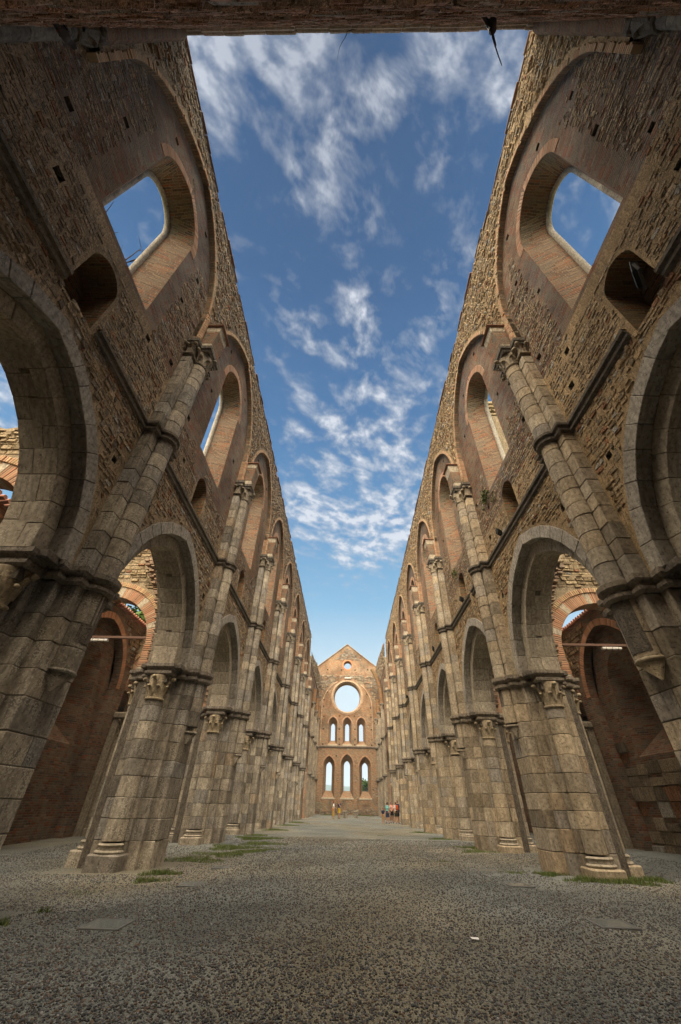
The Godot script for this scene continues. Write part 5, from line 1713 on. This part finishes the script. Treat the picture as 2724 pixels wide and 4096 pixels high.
func tree(label: String, at: Vector3, height: float, spread: float, leaves: int, leaf: float, ca: Color, cb: Color) -> void:
	var root := thing("tree", label, "tree", at, 0.0)
	var t := MB.new()
	var heads := []
	tube(t, [Vector3(0, -0.3, 0), Vector3(0.08, height * 0.25, 0.03), Vector3(-0.05, height * 0.5, 0.06), Vector3(0, height * 0.8, 0)], [height * 0.03, height * 0.022, height * 0.016, height * 0.005], 7, Color(0.12, 0.09, 0.065))
	for i in 14:
		var y := height * rf(0.3, 0.85)
		var a := rf(0, TAU)
		var r := spread * rf(0.45, 1.0) * sin(PI * clampf(y / height * 0.85, 0.1, 1.0))
		var e := Vector3(cos(a) * r, y + height * rf(0.03, 0.16), sin(a) * r)
		tube(t, [Vector3(0, y * 0.85, 0), Vector3(0, y * 0.85, 0).lerp(e, 0.5) + Vector3(0, 0.1 * height * 0.2, 0), e], [height * 0.009, height * 0.006, height * 0.002], 5, Color(0.12, 0.09, 0.065))
		heads.append(e)
	heads.append(Vector3(0, height * 0.92, 0))
	obj("trunk", t, M.rough, root)
	var c := MB.new()
	for i in leaves:
		var h: Vector3 = heads[i % heads.size()]
		var p := h + Vector3(rng.randfn(), rng.randfn() * 0.75, rng.randfn()) * spread * 0.2
		var u := Vector3(rf(-1, 1), rf(-0.6, 0.6), rf(-1, 1)).normalized()
		var w := u.cross(Vector3(rf(-1, 1), rf(-1, 1), rf(-1, 1))).normalized()
		var l := leaf * rf(0.6, 1.3)
		var col := tone(ca, cb, 0.25)
		c.tri(p - w * l * 0.35, p + u * l, p + w * l * 0.35, col)
		c.tri(p - w * l * 0.35, p - u * l * 0.6, p + w * l * 0.35, col)
	obj("crown", c, M.leaf, root)

func wall_plant(label: String, at: Vector3, size: float, n: int) -> void:
	var m := MB.new()
	for i in n:
		var p := at + Vector3(rf(-0.35, 0.05), rng.randfn() * 0.4, rng.randfn() * 0.5) * size
		var u := Vector3(rf(-1, 0.2), rf(-0.3, 1), rf(-1, 1)).normalized()
		var w := u.cross(Vector3(rf(-1, 1), rf(-1, 1), rf(-1, 1))).normalized()
		var l := size * rf(0.15, 0.3)
		var col := tone(Color(0.07, 0.11, 0.03), Color(0.12, 0.13, 0.05), 0.25)
		m.tri(p - w * l * 0.3, p + u * l, p + w * l * 0.3, col)
		m.tri(p - w * l * 0.3, p - u * l * 0.5, p + w * l * 0.3, col)
	tag(obj("wall_plant", m, M.leaf, self), label, "plant")

func stump(x: float, z: float, label: String) -> void:
	var root := thing("altar_support", label, "stone block", Vector3(x, 0, z), rf(-0.2, 0.2), "stone stumps before the east end")
	for i in 2:
		var m := MB.new()
		block(m, Vector3(-0.24 + 0.26 * i, -0.1, -0.2), Vector3(-0.02 + 0.26 * i, 0.62, 0.22), 0.03, tone(Color(0.5, 0.44, 0.34), Color(0.36, 0.32, 0.26)), 0.03)
		obj("upright_stone", m, M.ashlar, root)
	var t := MB.new()
	block(t, Vector3(-0.33, 0.62, -0.28), Vector3(0.33, 0.76, 0.3), 0.03, Color(0.55, 0.48, 0.38), 0.03)
	obj("cap_stone", t, M.ashlar, root)

# ------------------------------------------------------------------ ground
func ground_at(x: float, z: float) -> float:
	var n := 0.018 * sin(x * 1.3 + z * 0.7) * sin(z * 0.9 - x * 0.4)
	var dip := -0.11 * smoothstep(2.0, 4.6, -x) * (1.0 - smoothstep(14.0, 20.0, -z)) * smoothstep(5.0, 9.0, -z)
	var rise := 0.18 * smoothstep(8.0, 10.5, x) + 0.1 * smoothstep(8.0, 10.5, -x) + 0.2 * smoothstep(64.0, 70.0, -z)
	return n + dip + rise

func scatter(called: String, mesh: Mesh, xf: Array, cols: Array) -> MultiMeshInstance3D:
	var mm := MultiMesh.new()
	mm.transform_format = MultiMesh.TRANSFORM_3D
	mm.use_colors = true
	mm.mesh = mesh
	mm.instance_count = xf.size()
	for i in xf.size():
		mm.set_instance_transform(i, xf[i])
		mm.set_instance_color(i, cols[i])
	var o := MultiMeshInstance3D.new()
	o.multimesh = mm
	o.name = called
	add_child(o, true)
	stuff(o)
	return o

func ground() -> void:
	var g := MB.new()
	var nz := FastNoiseLite.new(); nz.seed = 17; nz.frequency = 0.25; nz.fractal_octaves = 3
	var x0 := -11.4; var z0 := 0.4
	var nx := 46; var nzz := 142
	var pt := func(i: int, j: int) -> Vector3:
		var x := x0 + i * 0.5; var z := z0 - j * 0.5
		return Vector3(x, ground_at(x, z), z)
	var cl := func(i: int, j: int) -> Color:
		var x := x0 + i * 0.5; var z := z0 - j * 0.5
		var f: float = 0.95 + 0.35 * nz.get_noise_2d(x, z)
		var warm := clampf(0.4 + 1.4 * nz.get_noise_2d(x * 0.6 + 70.0, z * 0.35), 0.0, 1.0)
		f *= 1.0 + 0.3 * nz.get_noise_2d(x * 4.0, z * 4.0)
		return Color(0.385 * f * lerpf(0.92, 1.07, warm), 0.395 * f, 0.405 * f * lerpf(1.05, 0.84, warm))
	for i in nx:
		for j in nzz:
			g.quad4(pt.call(i, j), pt.call(i + 1, j), pt.call(i + 1, j + 1), pt.call(i, j + 1), cl.call(i, j), cl.call(i + 1, j), cl.call(i + 1, j + 1), cl.call(i, j + 1), Vector3.UP)
	tag(obj("gravel_ground", g, M.gravel), "grey gravel floor of the roofless nave and aisles", "", "", "structure")
	var f := MB.new()
	f.quad(Vector3(-5000, -0.4, 5000), Vector3(5000, -0.4, 5000), Vector3(5000, -0.4, -5000), Vector3(-5000, -0.4, -5000), Color(0.09, 0.11, 0.04), Vector3.UP)
	tag(obj("meadow_ground", f, M.rough), "grass land round the abbey", "", "", "structure")
	# loose stones on the gravel near the door
	var pm := MB.new()
	blob(pm, Vector3.ZERO, Vector3(1, 0.62, 0.8), Color.WHITE, 0.22, 5, 4)
	var mesh := pm.mesh(M.pebble)
	var xf := []; var cols := []
	for i in 130000:
		var t := rng.randf()
		var z := -3.6 - 20.0 * pow(t, 2.3)
		var x := rf(-1, 1) * minf(9.5, 2.6 - z * 0.55)
		if absf(x) > 4.6 and absf(x) < 7.1 and (z > -5.2 or absf(fmod(-z + 3.2, 6.4) - 3.2) < 1.25): continue
		var s := rf(0.005, 0.0105) * (1.0 + 0.6 * t) * (1.5 if rng.randf() < 0.06 else 1.0)
		var b := Basis.from_euler(Vector3(rf(-0.5, 0.5), rf(0, TAU), rf(-0.5, 0.5))).scaled(Vector3.ONE * s)
		xf.append(Transform3D(b, Vector3(x, ground_at(x, z) + s * 0.25, z)))
		var q := rng.randf()
		var f2 := rf(0.30, 0.76)
		var c := Color(0.185, 0.195, 0.21)
		if q < 0.07: c = Color(0.38, 0.39, 0.40)
		elif q < 0.32: c = Color(0.23, 0.175, 0.14)
		elif q < 0.55: c = Color(0.125, 0.13, 0.137)
		cols.append(Color(c.r * f2, c.g * f2, c.b * f2))
	tag(scatter("loose_gravel", mesh, xf, cols), "loose grey and brown gravel chips in the foreground")
	# grass at the feet of the piers
	var bm := MB.new()
	for k in 3:
		var y0 := k / 3.0; var y1 := (k + 1) / 3.0
		var w0 := 0.12 * (1.0 - y0); var w1 := 0.12 * (1.0 - y1)
		bm.quad(Vector3(-w0, y0, 0.35 * y0 * y0), Vector3(w0, y0, 0.35 * y0 * y0), Vector3(w1, y1, 0.35 * y1 * y1), Vector3(-w1, y1, 0.35 * y1 * y1), Color.WHITE, Vector3(0, 0, 1))
	var blade := bm.mesh(M.leaf)
	xf = []; cols = []
	for p in [[-4.2, -10.75, 0.35, 260, 0.8], [-4.35, -11.75, 0.4, 380, 1.0], [-4.5, -14.6, 0.8, 900, 0.7], [-3.9, -16.0, 0.9, 1500, 0.6], [-3.1, -16.8, 0.7, 900, 0.5], [-4.2, -17.8, 0.8, 1200, 0.8], [-3.4, -19.2, 0.8, 900, 0.7], [-4.1, -22.0, 0.9, 1500, 0.9], [-4.5, -24.2, 0.5, 600, 0.8], [-4.4, -29.5, 0.7, 700, 0.9], [-4.4, -35.9, 0.7, 700, 0.9], [-4.3, -42.0, 0.8, 700, 0.9], [4.75, -12.5, 0.35, 420, 0.8], [5.3, -11.7, 0.5, 560, 0.9], [6.1, -11.6, 0.5, 650, 1.0], [6.9, -12.1, 0.4, 420, 1.0], [4.0, -12.8, 0.3, 130, 0.5], [4.6, -18.4, 0.6, 420, 0.7], [5.0, -19.8, 0.7, 500, 0.8], [4.5, -24.6, 0.5, 420, 0.8], [4.5, -30.8, 0.6, 420, 0.8], [-4.8, -9.4, 0.25, 40, 0.4], [-4.4, -7.6, 0.1, 30, 0.8], [-4.4, -6.7, 0.14, 60, 0.9], [2.7, -14.7, 0.25, 90, 0.3], [1.7, -26.4, 0.3, 60, 0.3], [-3.0, -17.9, 0.25, 80, 0.4], [-1.0, -20.0, 0.2, 40, 0.3], [-2.6, -69.0, 1.1, 900, 1.2], [2.6, -69.2, 1.3, 900, 1.2], [6.6, -6.6, 0.5, 160, 0.8]]:
		for i in p[3] * 2:
			var a := rf(0, TAU); var r: float = p[2] * sqrt(rng.randf()) * (0.75 + 0.35 * sin(a * 3.0 + p[0] * 7.0))
			var x: float = p[0] + cos(a) * r * 1.25; var z: float = p[1] + sin(a) * r
			var h: float = rf(0.03, 0.105) * p[4]
			xf.append(Transform3D(Basis.from_euler(Vector3(rf(-0.4, 0.4), rf(0, TAU), 0)) * Basis.from_scale(Vector3(0.06, h, 0.06)), Vector3(x, ground_at(x, z) - 0.004, z)))
			cols.append(tone(Color(0.075, 0.12, 0.03), Color(0.13, 0.15, 0.05), 0.3))
	tag(scatter("grass", blade, xf, cols), "short green grass growing in patches at the feet of the piers")

func hills() -> void:
	var m := MB.new()
	var nz := FastNoiseLite.new(); nz.seed = 4; nz.frequency = 0.9; nz.fractal_octaves = 4
	for ridge in [[1500.0, 70.0, Color(0.045, 0.07, 0.03)], [2600.0, 118.0, Color(0.04, 0.065, 0.035)]]:
		for i in 180:
			var P := []
			for q in 2:
				var a := TAU * (i + q) / 180.0
				var h: float = ridge[1] * (0.85 + 0.5 * nz.get_noise_2d(cos(a) * 3.0, sin(a) * 3.0 + ridge[0]))
				for e in 4:
					var f := e / 3.0
					var R: float = ridge[0] + 420.0 * f
					P.append(Vector3(sin(a) * R, -1.0 + h * sin(f * 1.57), -cos(a) * R))
			for e in 3:
				m.quad(P[e], P[4 + e], P[5 + e], P[1 + e], tone(ridge[2], ridge[2], 0.2), Vector3.UP)
	tag(obj("hills", m, M.rough), "low wooded hills far beyond the east windows", "", "", "structure")

# ------------------------------------------------------------------ the scene
func _ready() -> void:
	rng.seed = 20240
	var cam := Camera3D.new()
	cam.name = "camera"
	cam.position = Vector3(-0.155, 1.2, 0.0)
	cam.fov = 107.38
	cam.near = 0.02
	cam.far = 9000.0
	cam.basis = Basis(Vector3.UP, 0.0263) * Basis(Vector3.RIGHT, 0.6637) * Basis(Vector3.BACK, 0.0253)
	add_child(cam)
	cam.current = true
	var env := Environment.new()
	env.background_mode = Environment.BG_SKY
	env.tonemap_mode = Environment.TONE_MAPPER_LINEAR
	env.tonemap_exposure = EXPOSURE
	env.sdfgi_enabled = true; env.ssao_enabled = true; env.ssil_enabled = true
	env.fog_enabled = true
	env.fog_density = 0.0004
	env.fog_light_color = Color(0.72, 0.82, 0.92)
	var sky := Sky.new()
	var pm := PanoramaSkyMaterial.new()
	pm.panorama = sky_picture()
	sky.sky_material = pm
	env.sky = sky
	var we := WorldEnvironment.new()
	we.name = "world"
	we.environment = env
	add_child(we)
	var sun := DirectionalLight3D.new()
	sun.name = "sun"
	sun.light_color = Color(1.0, 0.92, 0.80)
	sun.light_energy = 1.6
	sun.light_angular_distance = 85.0
	sun.shadow_enabled = true
	add_child(sun)
	sun.look_at_from_position(Vector3.ZERO, -Vector3(-0.16, 0.78, 0.54), Vector3.FORWARD)

	stone_look("ashlar", 1024, 0.29, 0.2, 0.6, 1.7, 1.4, 11)
	stone_look("ashlar_lichen", 1024, 0.26, 0.37, 0.85, 1.7, 1.2, 21)
	stone_look("rubble", 1024, 0.4, 0.22, 0.7, 1.5, 2.6, 41)
	stone_look("mortar", 512, 0.36, 0.1, 0.8, 1.1, 2.2, 51)
	brick_look("brick", 61, [Color(0.36, 0.15, 0.08), Color(0.30, 0.155, 0.09), Color(0.24, 0.145, 0.095), Color(0.37, 0.25, 0.15), Color(0.30, 0.2, 0.13), Color(0.18, 0.12, 0.09)], Color(0.42, 0.34, 0.24))
	brick_look("brick_dull", 71, [Color(0.29, 0.145, 0.095), Color(0.24, 0.145, 0.105), Color(0.31, 0.19, 0.13), Color(0.2, 0.155, 0.125), Color(0.32, 0.235, 0.17), Color(0.33, 0.135, 0.08)], Color(0.30, 0.25, 0.19))
	brick_look("brick_red", 81, [Color(0.42, 0.19, 0.09), Color(0.44, 0.28, 0.17), Color(0.46, 0.34, 0.21), Color(0.34, 0.2, 0.12), Color(0.40, 0.23, 0.13)], Color(0.46, 0.36, 0.25))
	gravel_look()
	plain("rough", 0.95)
	plain("smooth", 0.6)
	plain("pebble", 0.9)
	plain("glassy", 0.12).metallic_specular = 0.6
	var leaf := plain("leaf", 0.6)
	leaf.backlight_enabled = true
	leaf.backlight = Color(0.1, 0.14, 0.03)

	ground()
	hills()
	nave_wall(-1.0, "tall left-hand nave wall of brown brick and grey rubble over arcade arches")
	nave_wall(1.0, "tall right-hand nave wall of yellow rubble and brick over arcade arches")
	east_wall()
	west_wall()
	choir_wall(-1.0, "broken-topped choir wall at the far left, beyond the last nave pier")
	choir_wall(1.0, "broken-topped choir wall at the far right with the foot of a vault rib")
	for k in 8:
		var ll := "%s pier from the entrance on the left, grey stone%s" % [ORD[k], [", dark and cut by the frame", " spotted with white lichen", " with grass at its foot", "", "", "", "", ", last before the choir"][k]]
		var lr := "%s pier from the entrance on the right, tan stone%s" % [ORD[k], [", cut by the frame", " on a weathered base with grass", " beside a dark gap", "", "", "", "", ", last before the choir"][k]]
		make_pier(-1.0, k, ll)
		make_pier(1.0, k, lr)
	aisle_wall(-1.0, "brick outer wall of the left aisle with blind arches")
	aisle_wall(1.0, "dark brick outer wall of the right aisle with blind arches")
	for k in 4:
		aisle_arch(-1.0, k, "striped brick and stone arch across the left aisle at the %s pier" % ORD[k])
		aisle_arch(1.0, k, "striped brick and stone arch across the right aisle at the %s pier" % ORD[k])
		tie_rod(-1.0, k, "dark tie beam under the left aisle arch at the %s pier" % ORD[k], k == 1)
		tie_rod(1.0, k, "dark tie beam under the right aisle arch at the %s pier" % ORD[k], k == 1)
	buttress(1.0, -12.6, "sunlit corbelled buttress top outside the second window on the right")

	people()
	stump(-0.2, -62.6, "left of two short stone stumps before the east end")
	stump(1.25, -65.0, "right of two short stone stumps before the east end")
	floodlight(Vector3(5.0, 8.64, -2.75), -2.35, -0.25, 0.42, "largest black floodlight, in the niche over the nearest right-hand arch")
	floodlight(Vector3(5.08, 8.64, -10.75), -2.5, -0.3, 0.3, "black floodlight on the ledge between the first and second right-hand piers")
	floodlight(Vector3(5.08, 8.64, -16.1), -2.4, -0.3, 0.3, "black floodlight below the niche between the second and third right-hand piers")
	floodlight(Vector3(5.02, 8.64, -22.9), -2.0, -0.2, 0.3, "black floodlight by the gap in the ledge past the third right-hand pier")
	floodlight(Vector3(5.06, 8.64, -35.5), -2.3, -0.2, 0.3, "farthest black floodlight on the right-hand ledge")
	floor_light(-3.12, -6.85, "nearest glazed floor light on the left")
	floor_light(-3.11, -10.2, "second glazed floor light from the camera on the left")
	floor_light(-3.13, -12.65, "third glazed floor light from the camera on the left, near the grass")
	floor_light(3.46, -7.48, "nearest glazed floor light on the right")
	floor_light(3.39, -10.8, "second glazed floor light from the camera on the right")
	floor_light(3.38, -13.1, "third glazed floor light from the camera on the right")
	pigeon("dark pigeon flying out from under the cornice overhead at right", Vector3(1.68, 9.3, 0.02), Basis.from_euler(Vector3(-1.2, 0.3, 0.5)), true)
	pigeon("dark pigeon perched in the hole in the entrance wall at upper left", Vector3(-3.9, 8.98, 0.06), Basis.from_euler(Vector3(0, PI - 0.4, 0)), false)
	twig("hanging_twig", "thin bare twig dangling from the cornice against the sky", "twig", Vector3(-0.3, 18.15, 0.0), Vector3(0.1, -0.45, -0.6), 0.65, 2, Color(0.06, 0.045, 0.035))
	twig("bare_shrub", "bare twiggy shrub seen through the nearest left-hand window", "shrub", Vector3(-6.5, 12.0, -3.9), Vector3(-0.1, 1.0, 0.1), 1.9, 7, Color(0.07, 0.05, 0.04))
	tree("leafy tree seen through the left aisle arch above the roof tiles", Vector3(-14.0, -0.3, -24.2), 12.2, 2.3, 2600, 0.3, Color(0.08, 0.13, 0.035), Color(0.04, 0.075, 0.02))
	tree("round tree seen through the right-hand lower east window", Vector3(3.9, -0.3, -98.0), 5.6, 2.2, 2200, 0.34, Color(0.06, 0.10, 0.035), Color(0.03, 0.06, 0.02))
	tree("low bush seen through the middle lower east window", Vector3(1.1, -0.3, -112.0), 4.35, 1.2, 1500, 0.34, Color(0.06, 0.10, 0.035), Color(0.03, 0.06, 0.02))
	wall_plant("green plant rooted in the masonry under the second right-hand window", Vector3(5.16, 10.75, -11.2), 0.34, 150)
	wall_plant("small green plant by the sill of the second right-hand window", Vector3(5.16, 10.2, -10.6), 0.2, 80)
	wall_plant("green tuft growing on the second right-hand upper capital", Vector3(4.95, 12.68, -12.5), 0.22, 90)
	wall_plant("green plant growing below the third right-hand window", Vector3(5.16, 10.4, -16.6), 0.28, 110)
	var lm := MB.new()
	block(lm, Vector3(1.32, 0.02, -6.55), Vector3(1.4, 0.028, -6.49), 0.002, Color(0.75, 0.75, 0.78), 0.008)
	tag(obj("paper_scrap", lm, M.rough, self), "small white scrap of paper lying on the gravel", "litter")
